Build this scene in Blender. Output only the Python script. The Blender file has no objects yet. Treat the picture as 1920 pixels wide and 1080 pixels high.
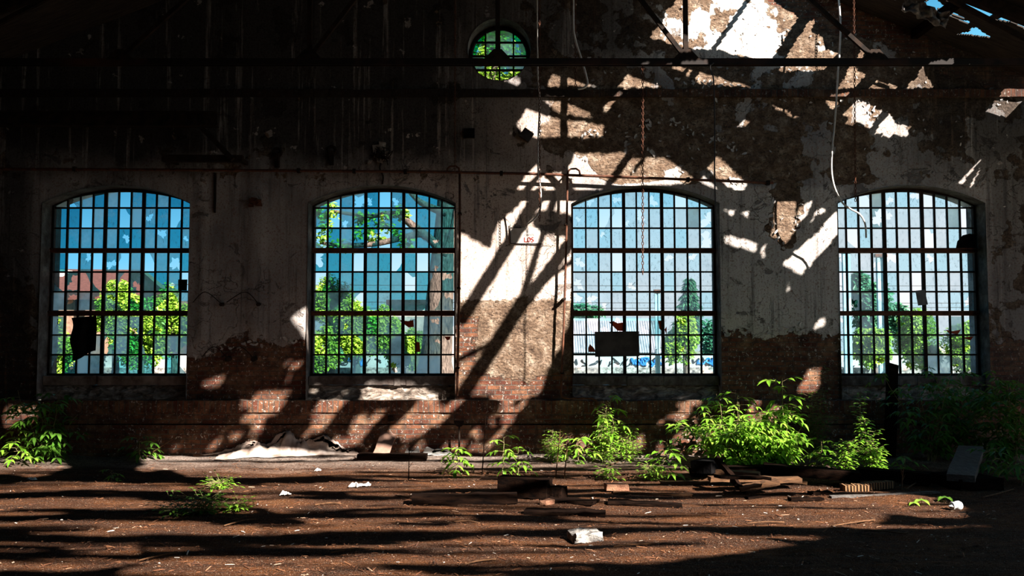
import bpy, bmesh, math, random
import numpy as np
from mathutils import Vector, Matrix, noise as mnoise
from mathutils.geometry import delaunay_2d_cdt
R = random.Random(7)
sc = bpy.context.scene
col = sc.collection
PI = math.pi
# ------------------------------------------------------------------ camera
F = 1644.0; PITCH = math.atan(95 / F); H = 1.6
CP, SP = math.cos(PITCH), math.sin(PITCH)
def ray(u, v):
    a = (u - 960) / F; b = -(v - 540) / F
    return (a, CP - b * SP, SP + b * CP)
def atY(u, v, Y):
    d = ray(u, v); t = Y / d[1]
    return Vector((d[0] * t, Y, H + d[2] * t))
def atZ(u, v, z=0.0):
    d = ray(u, v); t = (z - H) / d[2]
    return Vector((d[0] * t, d[1] * t, z))
def zv(v, Y): return atY(960, v, Y).z
def px(x, y, z):          # arrays ok
    yc = y * CP + (z - H) * SP
    zc = -y * SP + (z - H) * CP
    return 960 + F * x / yc, 540 - F * zc / yc
cd = bpy.data.cameras.new('camera'); cam = bpy.data.objects.new('camera', cd); col.objects.link(cam)
cd.sensor_width = 36; cd.lens = 36 * F / 1920; cd.clip_end = 500
cam.location = (0, 0, H); cam.rotation_euler = (PI / 2 + PITCH, 0, 0)
sc.camera = cam
sc.view_settings.view_transform = 'Standard'; sc.view_settings.look = 'None'
sc.view_settings.gamma = 1; sc.view_settings.use_curve_mapping = False
sc.view_settings.exposure = 0.0
sc.cycles.use_denoising = True
sc.cycles.max_bounces = 10; sc.cycles.diffuse_bounces = 5; sc.cycles.transparent_max_bounces = 24
sc.cycles.sample_clamp_indirect = 4
SUN = Vector((-0.93, 1.0, -0.93))
WY = 12.0                       # inner face of the window wall
RX, RZ, RS = -0.17, 8.2, 0.40   # ridge
def roof_z(x): return RZ - RS * abs(x - RX)

# ------------------------------------------------------------------ materials
def nt(name):
    m = bpy.data.materials.new(name); m.use_nodes = True
    t = m.node_tree; t.nodes.clear()
    return m, t, t.nodes, t.links
class G:
    """small node helper"""
    def __init__(s, name):
        s.m, s.t, s.n, s.l = nt(name)
        s.out = s.n.new('ShaderNodeOutputMaterial')
    def new(s, ty, **kw):
        q = s.n.new('ShaderNode' + ty)
        for k, v in kw.items():
            if k in q.inputs: s.set(q.inputs[k], v)
            else: setattr(q, k, v)
        return q
    def set(s, sock, v):
        if hasattr(v, 'is_output') or isinstance(v, bpy.types.NodeSocket): s.l.new(v, sock)
        else: sock.default_value = v
    def pos(s, sx=1, sy=1, sz=1, obj=False):
        tc = s.new('TexCoord') if obj else s.new('NewGeometry')
        mp = s.new('Mapping'); mp.inputs['Scale'].default_value = (sx, sy, sz)
        s.l.new(tc.outputs['Object' if obj else 'Position'], mp.inputs['Vector'])
        return mp.outputs[0]
    def noise(s, vec, scale, detail=4, rough=.55, dist=0):
        q = s.new('TexNoise', Scale=scale, Detail=detail, Roughness=rough, Distortion=dist)
        s.l.new(vec, q.inputs['Vector']); return q.outputs['Fac']
    def ramp(s, fac, pts):
        q = s.new('ValToRGB'); e = q.color_ramp.elements
        while len(e) < len(pts): e.new(.5)
        for i, (p, c) in enumerate(pts):
            e[i].position = p
            e[i].color = (c, c, c, 1) if not hasattr(c, '__len__') else (*c[:3], 1)
        s.set(q.inputs[0], fac); return q.outputs[0]
    def mix(s, f, a, b, mode='MIX'):
        q = s.new('MixRGB', blend_type=mode)
        for i, v in enumerate((f, a, b)):
            if i and isinstance(v, tuple) and len(v) == 3: v = (*v, 1)
            s.set(q.inputs[i], v)
        return q.outputs[0]
    def math(s, op, a, b=0.0, clamp=False):
        q = s.new('Math', operation=op); q.use_clamp = clamp
        s.set(q.inputs[0], a); s.set(q.inputs[1], b); return q.outputs[0]
    def attr(s, name): return s.new('Attribute', attribute_name=name).outputs['Fac']
    def bump(s, h, dist, strength=1.0):
        q = s.new('Bump', Strength=strength, Distance=dist); s.l.new(h, q.inputs['Height']); return q.outputs[0]
    def bsdf(s, colr, rough=.9, normal=None, metal=0, spec=.3):
        q = s.new('BsdfPrincipled')
        if isinstance(colr, tuple) and len(colr) == 3: colr = (*colr, 1)
        s.set(q.inputs['Base Color'], colr); s.set(q.inputs['Roughness'], rough)
        q.inputs['Metallic'].default_value = metal; q.inputs['Specular IOR Level'].default_value = spec
        if normal is not None: s.l.new(normal, q.inputs['Normal'])
        return q.outputs[0]
    def done(s, sh): s.l.new(sh, s.out.inputs[0]); return s.m

def simple(name, c1, c2=None, scale=6, rough=.85, bump=.004, stretch=(1, 1, 1), metal=0, spec=.3, lo=.35, hi=.65, bscale=None):
    g = G(name); p = g.pos(*stretch)
    n = g.noise(p, scale, 6)
    c = g.ramp(n, [(lo, c1), (hi, c2 or c1)])
    b = g.bump(g.noise(p, bscale or scale * 5, 5), bump) if bump else None
    return g.done(g.bsdf(c, rough, b, metal, spec))
M = {}
M['iron'] = simple('sooty_iron', (.012, .010, .009), (.035, .022, .016), 9, .85, .003, spec=.08)
M['rust_iron'] = simple('rusty_iron', (.05, .018, .010), (.13, .045, .022), 14, .8, .004)
M['tie_iron'] = simple('blackened_rusty_iron', (.010, .006, .005), (.10, .035, .018), 1.1, .8, .003, lo=.5, hi=.75)
M['dark_wood'] = simple('old_dark_timber', (.003, .002, .0018), (.014, .007, .0045), 5, .95, .006, (1, 6, 6), spec=.02)
M['brown_wood'] = simple('splintered_brown_timber', (.06, .026, .010), (.15, .07, .03), 7, .85, .006, (1, 7, 7))
M['grey_wood'] = simple('weathered_grey_timber', (.06, .05, .045), (.12, .105, .095), 7, .85, .005, (6, 1, 6))
M['roof_board'] = simple('roof_boarding', (.018, .014, .012), (.05, .036, .028), 4, .9, .004, (1, 6, 1))
M['white_cable'] = simple('white_cable_sheath', (.55, .52, .49), (.72, .69, .66), 20, .5, 0)
M['dark_cable'] = simple('dark_cable_sheath', (.03, .03, .03), (.07, .06, .06), 20, .5, 0)
M['concrete'] = simple('pale_concrete', (.08, .07, .065), (.42, .39, .36), 12, .9, .01)
M['tarp'] = simple('dusty_plastic_sheet', (.30, .21, .17), (.52, .42, .36), 7, .5, .004, spec=.5)
M['white_plastic'] = simple('white_plastic', (.72, .73, .72), (.82, .82, .8), 5, .4, 0)
M['paper'] = simple('crumpled_paper', (.75, .72, .68), (.85, .83, .8), 8, .8, .003)
M['stem'] = simple('plant_stem', (.14, .11, .05), (.22, .18, .08), 10, .8, 0)
M['bark'] = simple('tree_bark', (.035, .025, .02), (.17, .125, .10), 9, .95, .04, (3, 3, .7), bscale=10)
M['dirt'] = simple('outside_earth', (.17, .165, .11), (.28, .27, .2), 2, .95, .01)
M['side_wall'] = simple('sooty_plaster', (.035, .03, .028), (.07, .06, .055), 2.5, .9, .01)
M['soot_cloth'] = simple('black_cloth', (.004, .0035, .004), (.010, .009, .009), 8, .95, .004, spec=.03)
M['plate'] = simple('tarnished_sheet_metal', (.035, .028, .026), (.085, .07, .064), 5, .6, .002, metal=.3)
M['grey_sheet'] = simple('grey_fibre_sheet', (.08, .085, .09), (.16, .165, .17), 9, .8, .003)
M['bitumen'] = simple('torn_bitumen_felt', (.12, .105, .10), (.36, .31, .29), 16, .8, .01)
M['house_brick'] = simple('far_house_brick', (.16, .085, .055), (.26, .16, .11), 6, .9, .01)
M['house_plaster'] = simple('far_house_plaster', (.30, .26, .23), (.40, .36, .33), 3, .9, .005)
M['roof_tile'] = simple('far_roof_tiles', (.05, .018, .014), (.10, .036, .028), 8, .9, .02, (1, 1, 5))
M['shed_grey'] = simple('corrugated_grey', (.20, .195, .22), (.30, .29, .32), 3, .7, .0)
M['pole_paint'] = simple('pale_blue_paint', (.17, .30, .36), (.30, .42, .47), 3, .7, .003)
M['ink_red'] = simple('red_ink', (.35, .03, .025), None, 5, .8, 0)
M['ink_black'] = simple('black_ink', (.02, .02, .02), None, 5, .8, 0)
M['spray_blue'] = simple('blue_spray_paint', (.02, .14, .42), (.03, .2, .5), 5, .8, 0)
M['spray_black'] = simple('black_spray_paint', (.02, .025, .03), None, 5, .8, 0)
M['rust_paint'] = simple('flaking_red_lead_paint', (.22, .045, .02), (.3, .07, .03), 12, .85, .003)

def leaf_mat(name, a, b, trans=.35):
    g = G(name)
    rnd = g.new('NewGeometry').outputs['Random Per Island']
    c = g.ramp(rnd, [(0, a), (1, b)])
    d = g.bsdf(c, .42, None, 0, .45)
    t = g.new('BsdfTranslucent'); g.l.new(c, t.inputs[0])
    mx = g.new('MixShader'); mx.inputs[0].default_value = trans
    g.l.new(d, mx.inputs[1]); g.l.new(t.outputs[0], mx.inputs[2])
    return g.done(mx.outputs[0])
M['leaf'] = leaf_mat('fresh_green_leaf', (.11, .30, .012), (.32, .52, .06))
M['leaf_dark'] = leaf_mat('deep_green_leaf', (.05, .15, .012), (.12, .26, .03))  # leaf colour darkened to put shade on plants out of the sun
M['leaf_tree'] = leaf_mat('tree_leaf', (.12, .24, .012), (.30, .50, .05), .3)
M['leaf_fir'] = leaf_mat('fir_needle', (.03, .13, .07), (.08, .24, .12), .2)

M['rust_paint'] = leaf_mat('flaking_red_lead_paint_film', (.42, .085, .03), (.55, .13, .05), .7)
def brick_layer(g, p3, w=.22, h=.065):
    """p3: vector socket, brick plane = X,Z. returns colour, height"""
    sep = g.new('SeparateXYZ'); g.l.new(p3, sep.inputs[0])
    cmb = g.new('CombineXYZ'); g.l.new(sep.outputs[0], cmb.inputs[0]); g.l.new(sep.outputs[2], cmb.inputs[1])
    wob = g.new('TexNoise', Scale=7.0, Detail=2.0); g.l.new(p3, wob.inputs['Vector'])
    off = g.new('VectorMath', operation='SCALE'); g.l.new(wob.outputs['Color'], off.inputs[0]); off.inputs['Scale'].default_value = .018
    add = g.new('VectorMath', operation='ADD'); g.l.new(cmb.outputs[0], add.inputs[0]); g.l.new(off.outputs[0], add.inputs[1])
    b = g.new('TexBrick'); g.l.new(add.outputs[0], b.inputs['Vector'])
    b.inputs['Scale'].default_value = 1; b.inputs['Brick Width'].default_value = w; b.inputs['Row Height'].default_value = h
    b.inputs['Mortar Size'].default_value = .009; b.inputs['Mortar Smooth'].default_value = .25; b.inputs['Bias'].default_value = -.1
    b.inputs['Color1'].default_value = (.095, .026, .015, 1); b.inputs['Color2'].default_value = (.22, .09, .045, 1)
    b.inputs['Mortar'].default_value = (.10, .075, .06, 1)
    n = g.noise(p3, 3.2, 6, .65)
    c = g.mix(g.ramp(n, [(.47, 0), (.75, .7)]), b.outputs['Color'], (.34, .22, .13))
    n2 = g.noise(p3, 11, 5, .7)
    c = g.mix(g.ramp(n2, [(.38, .75), (.55, 0)]), c, (.05, .03, .024))
    ch = g.noise(p3, 26, 4, .7)
    c = g.mix(g.ramp(ch, [(.60, 0), (.67, .85)]), c, (.62, .54, .47))
    h = g.math('ADD', g.math('MULTIPLY', b.outputs['Fac'], -1.0), g.math('MULTIPLY', g.noise(p3, 30, 5, .7), .9))
    return c, h

def wall_material():
    g = G('peeling_plaster_over_brick')
    p = g.pos()
    bc, bh = brick_layer(g, p)
    fine = g.noise(p, 9, 6, .65); vf = g.noise(p, 38, 5, .65)
    edge = g.math('MULTIPLY', g.math('SUBTRACT', fine, .5), 1.1)
    mk = lambda a: g.ramp(g.math('ADD', g.attr(a), edge), [(.47, 0), (.53, 1)])
    plaster = mk('plaster'); top = mk('topcoat')
    # scratch coat: tan, lumpy
    vor = g.new('TexVoronoi', Scale=17.0); g.l.new(g.pos(1, 1, 1.5), vor.inputs['Vector'])
    wv = g.noise(g.pos(1, 1, 1.6), 13, 6, .7, 1.6)
    scol = g.ramp(g.noise(p, 6, 6, .7), [(.3, (.11, .066, .044)), (.5, (.27, .175, .115)), (.70, (.60, .47, .36))])
    scol = g.mix(g.ramp(vf, [(.35, .6), (.5, 0)]), scol, (.07, .045, .035))
    scol = g.mix(g.ramp(wv, [(.36, .92), (.47, 0)]), scol, (.06, .038, .028))
    # top coat
    tcol = g.ramp(g.noise(p, 1.3, 5, .6), [(.3, (.24, .225, .225)), (.5, (.36, .335, .32)), (.7, (.47, .43, .40))])
    warm = g.attr('warm')
    tcol = g.mix(warm, tcol, (.62, .50, .43))
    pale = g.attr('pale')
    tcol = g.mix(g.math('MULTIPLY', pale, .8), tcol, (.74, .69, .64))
    tcol = g.mix(g.ramp(vf, [(.35, .75), (.47, 0)]), tcol, (.22, .115, .08))
    v2 = g.noise(p, 95, 4, .65)
    tcol = g.mix(g.ramp(v2, [(.36, .6), (.46, 0)]), tcol, (.25, .14, .10))
    streak = g.noise(g.pos(9, 9, .42), 1.6, 5, .7)
    tcol = g.mix(g.ramp(streak, [(.30, .75), (.47, 0)]), tcol, (.085, .075, .072))
    tcol = g.mix(g.ramp(streak, [(.62, 0), (.76, .6)]), tcol, (.68, .64, .62))
    blot = g.noise(p, 3.3, 7, .72, .8)
    tcol = g.mix(g.ramp(blot, [(.60, 0), (.635, .85)]), tcol, (.15, .125, .115))
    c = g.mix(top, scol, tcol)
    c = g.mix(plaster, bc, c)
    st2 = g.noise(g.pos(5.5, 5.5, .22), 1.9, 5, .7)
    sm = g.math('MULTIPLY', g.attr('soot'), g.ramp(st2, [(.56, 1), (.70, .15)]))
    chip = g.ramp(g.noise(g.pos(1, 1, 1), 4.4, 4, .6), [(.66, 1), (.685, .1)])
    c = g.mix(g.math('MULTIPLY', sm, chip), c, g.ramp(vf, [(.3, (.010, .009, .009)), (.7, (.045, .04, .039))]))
    crack = g.new('TexVoronoi', Scale=1.6, feature='DISTANCE_TO_EDGE'); 
    wp = g.new('VectorMath', operation='ADD'); nn = g.new('TexNoise', Scale=3.0, Detail=5.0); g.l.new(p, nn.inputs['Vector'])
    g.l.new(p, wp.inputs[0]); g.l.new(nn.outputs['Color'], wp.inputs[1]); g.l.new(wp.outputs[0], crack.inputs['Vector'])
    cl = g.math('MULTIPLY', g.ramp(crack.outputs['Distance'], [(.004, 1), (.012, 0)]), g.math('MULTIPLY', plaster, g.ramp(g.noise(p, .8, 2), [(.5, 0), (.6, .7)])))
    c = g.mix(cl, c, (.05, .04, .035))
    roughc = g.math('MULTIPLY', g.math('SUBTRACT', 1.0, top), g.math('ADD', g.math('MULTIPLY', wv, 3.4), g.math('MULTIPLY', vor.outputs['Distance'], 1.2)))
    hh = g.math('ADD', g.math('MULTIPLY', g.math('SUBTRACT', 1.0, plaster), g.math('MULTIPLY', bh, .55)), g.math('MULTIPLY', roughc, plaster))
    hh = g.math('ADD', hh, g.math('MULTIPLY', plaster, .9)); hh = g.math('ADD', hh, g.math('MULTIPLY', g.math('MULTIPLY', top, plaster), 1.5))
    hh = g.math('ADD', hh, g.math('MULTIPLY', vf, .35)); hh = g.math('ADD', hh, g.math('MULTIPLY', g.ramp(blot, [(.60, 1), (.635, 0)]), .5))
    hh = g.math('SUBTRACT', hh, g.math('MULTIPLY', cl, .6))
    return g.done(g.bsdf(c, .92, g.bump(hh, .022, 1.0), 0, .2))
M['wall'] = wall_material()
def brick_mat(name, w=.22, h=.065, soot_shade=False):
    g = G(name); p = g.pos(1, 1, 1)
    c, hgt = brick_layer(g, p, w, h)
    if soot_shade:
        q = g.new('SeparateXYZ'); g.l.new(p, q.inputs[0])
        k = g.math('ADD', g.math('MULTIPLY', q.outputs[0], -.35), g.math('MULTIPLY', g.noise(p, 2.2, 5), 1.6))  # darkens towards the unlit left, shade painted in along with soot
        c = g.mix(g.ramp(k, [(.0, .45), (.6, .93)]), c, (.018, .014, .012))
    return g.done(g.bsdf(c, .92, g.bump(hgt, .014), 0, .2))
M['brick'] = brick_mat('old_red_brick')
M['soldier'] = brick_mat('brick_on_end', .072, .26)
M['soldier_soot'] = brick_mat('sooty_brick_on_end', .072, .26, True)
def rubble_mat():
    g = G('crumbling_masonry'); p = g.pos()
    n = g.noise(g.pos(1, 1, 2.2), 6, 7, .7, 1.0)
    c = g.ramp(n, [(.32, (.08, .06, .05)), (.48, (.26, .2, .16)), (.66, (.62, .54, .47))])
    return g.done(g.bsdf(c, .95, g.bump(n, .06), 0, .2))
M['rubble'] = rubble_mat()
def reveal_mat():
    g = G('window_reveal_plaster'); p = g.pos()
    n = g.noise(p, 4, 7, .7)
    c = g.ramp(n, [(.35, (.05, .03, .024)), (.5, (.10, .08, .07)), (.68, (.22, .19, .17))])
    return g.done(g.bsdf(c, .92, g.bump(n, .03), 0, .2))
M['reveal'] = reveal_mat()
def floor_mat():
    g = G('rusty_littered_earth'); p = g.pos(1, 1, 1)
    n = g.noise(g.pos(.45, 1.6, 1), 2.2, 7, .65)
    c = g.ramp(n, [(.3, (.022, .0075, .003)), (.48, (.065, .021, .006)), (.62, (.125, .042, .011)), (.8, (.17, .07, .024))])
    f = g.noise(p, 42, 5, .75)
    c = g.mix(g.ramp(f, [(.36, .8), (.5, 0)]), c, (.03, .018, .012))
    c = g.mix(g.ramp(f, [(.60, 0), (.68, .8)]), c, (.26, .14, .08))
    sp = g.noise(p, 120, 3, .6)
    c = g.mix(g.ramp(sp, [(.60, 0), (.66, .8)]), c, (.42, .31, .23))
    c = g.mix(g.ramp(sp, [(.33, .8), (.40, 0)]), c, (.012, .007, .005))
    wall = g.new('SeparateXYZ'); g.l.new(g.pos(), wall.inputs[0])
    near = g.ramp(g.math('ADD', g.math('MULTIPLY', g.math('SUBTRACT', wall.outputs[1], 10.3), .6), g.math('MULTIPLY', g.math('SUBTRACT', n, .5), 1.5)), [(.2, 0), (.9, .62)])
    c = g.mix(near, c, g.ramp(f, [(.4, (.16, .12, .10)), (.6, (.55, .47, .41))]))
    hgt = g.math('ADD', f, g.math('MULTIPLY', g.noise(g.pos(.4, 2, 1), 8, 5), 1.5))
    return g.done(g.bsdf(c, .93, g.bump(hgt, .035), 0, .15))
M['floor'] = floor_mat()
def chip_mat():
    g = G('litter_chips'); r = g.new('NewGeometry').outputs['Random Per Island']
    c = g.ramp(r, [(0, (.03, .012, .007)), (.55, (.10, .035, .014)), (.9, (.18, .075, .033)), (.975, (.38, .26, .18)), (1, (.75, .7, .64))])
    return g.done(g.bsdf(c, .85))
M['chips'] = chip_mat()
def rot_wood():
    g = G('crumbly_end_grain'); w = g.new('TexWave', Scale=9.0, Distortion=2.0); g.l.new(g.pos(1, 1, .4), w.inputs['Vector'])
    c = g.ramp(w.outputs['Fac'], [(.3, (.05, .025, .012)), (.7, (.24, .12, .05))])
    return g.done(g.bsdf(c, .9, g.bump(w.outputs['Fac'], .02)))
M['rot_wood'] = rot_wood()
def glass_mat(name, tint_a, tint_b, dirt, dirtcol):
    g = G(name); p = g.pos()
    rnd = g.new('NewGeometry').outputs['Random Per Island']
    tint = g.ramp(rnd, [(0, tint_a), (1, tint_b)])
    n = g.noise(p, 3.5, 6, .62); n2 = g.noise(g.pos(1, 1, .5), 30, 4, .7)
    tint = g.mix(g.ramp(n2, [(.34, .45), (.46, 0)]), tint, (.08, .12, .13))
    tr = g.new('BsdfTransparent'); g.l.new(tint, tr.inputs[0])
    df = g.new('BsdfTranslucent'); df.inputs[0].default_value = (*dirtcol, 1)
    fac = g.math('ADD', g.math('MULTIPLY', g.math('SUBTRACT', n, .32), 1.6), g.math('MULTIPLY', g.math('SUBTRACT', rnd, .5), 1.1))
    fac = g.math('MULTIPLY', g.ramp(fac, [(0, .08), (.8, 1)]), dirt)
    mx = g.new('MixShader'); g.l.new(fac, mx.inputs[0]); g.l.new(tr.outputs[0], mx.inputs[1]); g.l.new(df.outputs[0], mx.inputs[2])
    gl = g.new('BsdfGlossy'); gl.inputs['Roughness'].default_value = .15
    m2 = g.new('MixShader'); m2.inputs[0].default_value = .04
    g.l.new(mx.outputs[0], m2.inputs[1]); g.l.new(gl.outputs[0], m2.inputs[2])
    return g.done(m2.outputs[0])
M['glass1'] = glass_mat('grimy_blue_glass', (.05, .36, .43), (.16, .58, .64), .50, (.66, .76, .80))
M['glass2'] = glass_mat('grimy_pale_glass', (.50, .78, .86), (.92, .98, 1.0), .36, (.86, .92, .95))
M['glass_haze'] = glass_mat('milky_grey_glass', (.22, .46, .50), (.50, .68, .68), .85, (.62, .70, .72))
M['glass_green'] = glass_mat('green_glass', (.005, .45, .12), (.01, .55, .16), .25, (.02, .5, .15))

# ------------------------------------------------------------------ mesh builder
class MB:
    def __init__(s): s.v = []; s.f = []; s.mi = []; s.cur = 0
    def add(s, vs, fs):
        o = len(s.v); s.v += [tuple(q) for q in vs]
        s.f += [tuple(i + o for i in f) for f in fs]; s.mi += [s.cur] * len(fs)
    def box(s, a, b, M4=None, jit=0):
        x0, y0, z0 = a; x1, y1, z1 = b
        vs = [Vector((x, y, z)) for z in (z0, z1) for y in (y0, y1) for x in (x0, x1)]
        if jit: vs = [q + Vector((R.uniform(-jit, jit), R.uniform(-jit, jit), R.uniform(-jit, jit))) for q in vs]
        if M4 is not None: vs = [M4 @ q for q in vs]
        s.add(vs, [(0, 2, 3, 1), (4, 5, 7, 6), (0, 1, 5, 4), (2, 6, 7, 3), (0, 4, 6, 2), (1, 3, 7, 5)])
    def beam(s, p, q, w, h, up=(0, 0, 1), n=1, jit=0):
        """bar from p to q, w across, h along up; n segments with wear"""
        p = Vector(p); q = Vector(q); d = (q - p).normalized()
        side = d.cross(Vector(up))
        if side.length < 1e-4: side = d.cross(Vector((1, 0, 0)))
        side.normalize(); u = side.cross(d).normalized()
        vs = []; fs = []
        for i in range(n + 1):
            c = p.lerp(q, i / n)
            if jit: c = c + Vector((R.uniform(-jit, jit), R.uniform(-jit, jit), R.uniform(-jit, jit))) * .6
            for a, b in ((-1, -1), (1, -1), (1, 1), (-1, 1)):
                j = Vector((R.uniform(-jit, jit), R.uniform(-jit, jit), R.uniform(-jit, jit)))
                vs.append(c + side * (a * w / 2) + u * (b * h / 2) + j)
        for i in range(n):
            for k in range(4):
                a = i * 4 + k; b = i * 4 + (k + 1) % 4
                fs.append((a, b, b + 4, a + 4))
        fs += [(3, 2, 1, 0), tuple(n * 4 + k for k in range(4))]
        s.add(vs, fs)
    def tube(s, pts, r, seg=6, cap=True):
        pts = [Vector(p) for p in pts]; n = len(pts)
        rs = r if hasattr(r, '__len__') else [r] * n
        vs = []; fs = []; up = None
        for i, p in enumerate(pts):
            d = (pts[min(i + 1, n - 1)] - pts[max(i - 1, 0)])
            d = d.normalized() if d.length > 1e-9 else Vector((0, 0, 1))
            if up is None: up = d.orthogonal().normalized()
            up = (up - d * up.dot(d)); up = up.normalized() if up.length > 1e-6 else d.orthogonal().normalized()
            sd = d.cross(up)
            for k in range(seg):
                a = 2 * PI * k / seg
                vs.append(p + (up * math.cos(a) + sd * math.sin(a)) * rs[i])
        for i in range(n - 1):
            for k in range(seg):
                a = i * seg + k; b = i * seg + (k + 1) % seg
                fs.append((a, b, b + seg, a + seg))
        if cap: fs += [tuple(range(seg))[::-1], tuple((n - 1) * seg + k for k in range(seg))]
        s.add(vs, fs)
    def torus(s, c, ax1, ax2, R1, R2, r, n=10, m=5):
        c = Vector(c); ax1 = Vector(ax1); ax2 = Vector(ax2); ax3 = ax1.cross(ax2).normalized()
        vs = []; fs = []
        for i in range(n):
            a = 2 * PI * i / n
            o = ax1 * math.cos(a) * R1 + ax2 * math.sin(a) * R2
            rad = (ax1 * math.cos(a) + ax2 * math.sin(a))
            for k in range(m):
                b = 2 * PI * k / m
                vs.append(c + o + rad * math.cos(b) * r + ax3 * math.sin(b) * r)
        for i in range(n):
            for k in range(m):
                fs.append((i * m + k, ((i + 1) % n) * m + k, ((i + 1) % n) * m + (k + 1) % m, i * m + (k + 1) % m))
        s.add(vs, fs)
    def prism(s, poly, d):
        """extrude 3d polygon by vector d"""
        n = len(poly); poly = [Vector(p) for p in poly]; d = Vector(d)
        vs = poly + [p + d for p in poly]
        fs = [tuple(range(n)), tuple(range(2 * n - 1, n - 1, -1))] + [(i, i + n, (i + 1) % n + n, (i + 1) % n) for i in range(n)]
        s.add(vs, fs)
    def build(s, name, mat, parent=None, smooth=False, fix=True, bevel=0):
        me = bpy.data.meshes.new(name)
        loc = Vector((0, 0, 0))
        if parent is not None: loc = world_loc(parent)
        me.from_pydata([Vector(q) - loc for q in s.v], [], s.f)
        for m in (mat if isinstance(mat, (list, tuple)) else [mat]): me.materials.append(m)
        if any(s.mi): me.polygons.foreach_set('material_index', s.mi)
        if fix:
            bm = bmesh.new(); bm.from_mesh(me); bmesh.ops.recalc_face_normals(bm, faces=bm.faces[:]); bm.to_mesh(me); bm.free()
        if smooth: me.polygons.foreach_set('use_smooth', [True] * len(me.polygons))
        me.update()
        o = bpy.data.objects.new(name, me); col.objects.link(o)
        if parent is not None: o.parent = parent
        if bevel:
            b = o.modifiers.new('edge', 'BEVEL'); b.width = bevel; b.segments = 2; b.limit_method = 'ANGLE'
        return o
def world_loc(o):
    l = Vector(o.location)
    while o.parent is not None: o = o.parent; l += o.location
    return l
def tag(o, label, cat, group=None, kind=None):
    o['label'] = label; o['category'] = cat
    if group: o['group'] = group
    if kind: o['kind'] = kind
    return o
def thing(name, label, cat, loc, group=None):
    o = bpy.data.objects.new(name, None); col.objects.link(o); o.location = loc; o.empty_display_size = .1
    return tag(o, label, cat, group)
def struct(o, label, cat):
    o['kind'] = 'structure'; o['label'] = label; o['category'] = cat; return o
def N(x, y, z=0): return mnoise.noise(Vector((x, y, z)))
def FB(x, y, z=0, o=4): return mnoise.fractal(Vector((x, y, z)), .6, 2.1, o)

# ------------------------------------------------------------------ window layout
WIN = [-5.45, -1.79, 1.84, 5.50]; HW = 1.015
Z_SPR = zv(381, WY); Z_CRN = zv(348, WY); Z_LEDGE = zv(750, WY)
def arch_z(dx, hw=HW, spr=Z_SPR, crn=Z_CRN):
    h = crn - spr; r = (hw * hw + h * h) / (2 * h)
    return crn - r + math.sqrt(max(0, r * r - dx * dx))
def outline(cx, hw=HW, zb=Z_LEDGE, n=20, spr=Z_SPR, crn=Z_CRN):
    pts = [(cx - hw, zb + (spr - zb) * i / 12) for i in range(13)]
    pts += [(cx + hw * (-1 + 2 * i / n), arch_z(hw * (-1 + 2 * i / n), hw, spr, crn)) for i in range(1, n)]
    pts += [(cx + hw, spr + (zb - spr) * i / 12) for i in range(13)]
    return pts
oc = atY(936, 93, WY); OR = .44
OCX, OCZ = oc.x, oc.z

# ------------------------------------------------------------------ window wall
def pin(poly, u, v):
    c = False; n = len(poly); j = n - 1
    for i in range(n):
        xi, yi = poly[i]; xj, yj = poly[j]
        if (yi > v) != (yj > v) and u < (xj - xi) * (v - yi) / (yj - yi) + xi: c = not c
        j = i
    return c
def brick_line(u):
    P = [(-400, 560), (0, 560), (60, 650), (345, 650), (360, 668), (400, 650), (430, 640), (470, 648), (520, 660), (560, 630), (575, 640), (850, 590), (862, 705), (1072, 705), (1080, 690),
         (1350, 628), (1400, 620), (1440, 628), (1480, 616), (1520, 630), (1578, 625), (1700, 640), (1850, 650), (1900, 640), (2400, 640)]
    for (a, b), (c, d) in zip(P, P[1:]):
        if a <= u <= c: return b + (d - b) * (u - a) / (c - a)
    return 650
PATCH = [(1438, 345), (1510, 345), (1506, 400), (1492, 430), (1494, 462), (1478, 476), (1460, 470), (1440, 430), (1452, 385)]
def clampf(x, a=0.0, b=1.0): return max(a, min(b, x))
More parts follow.
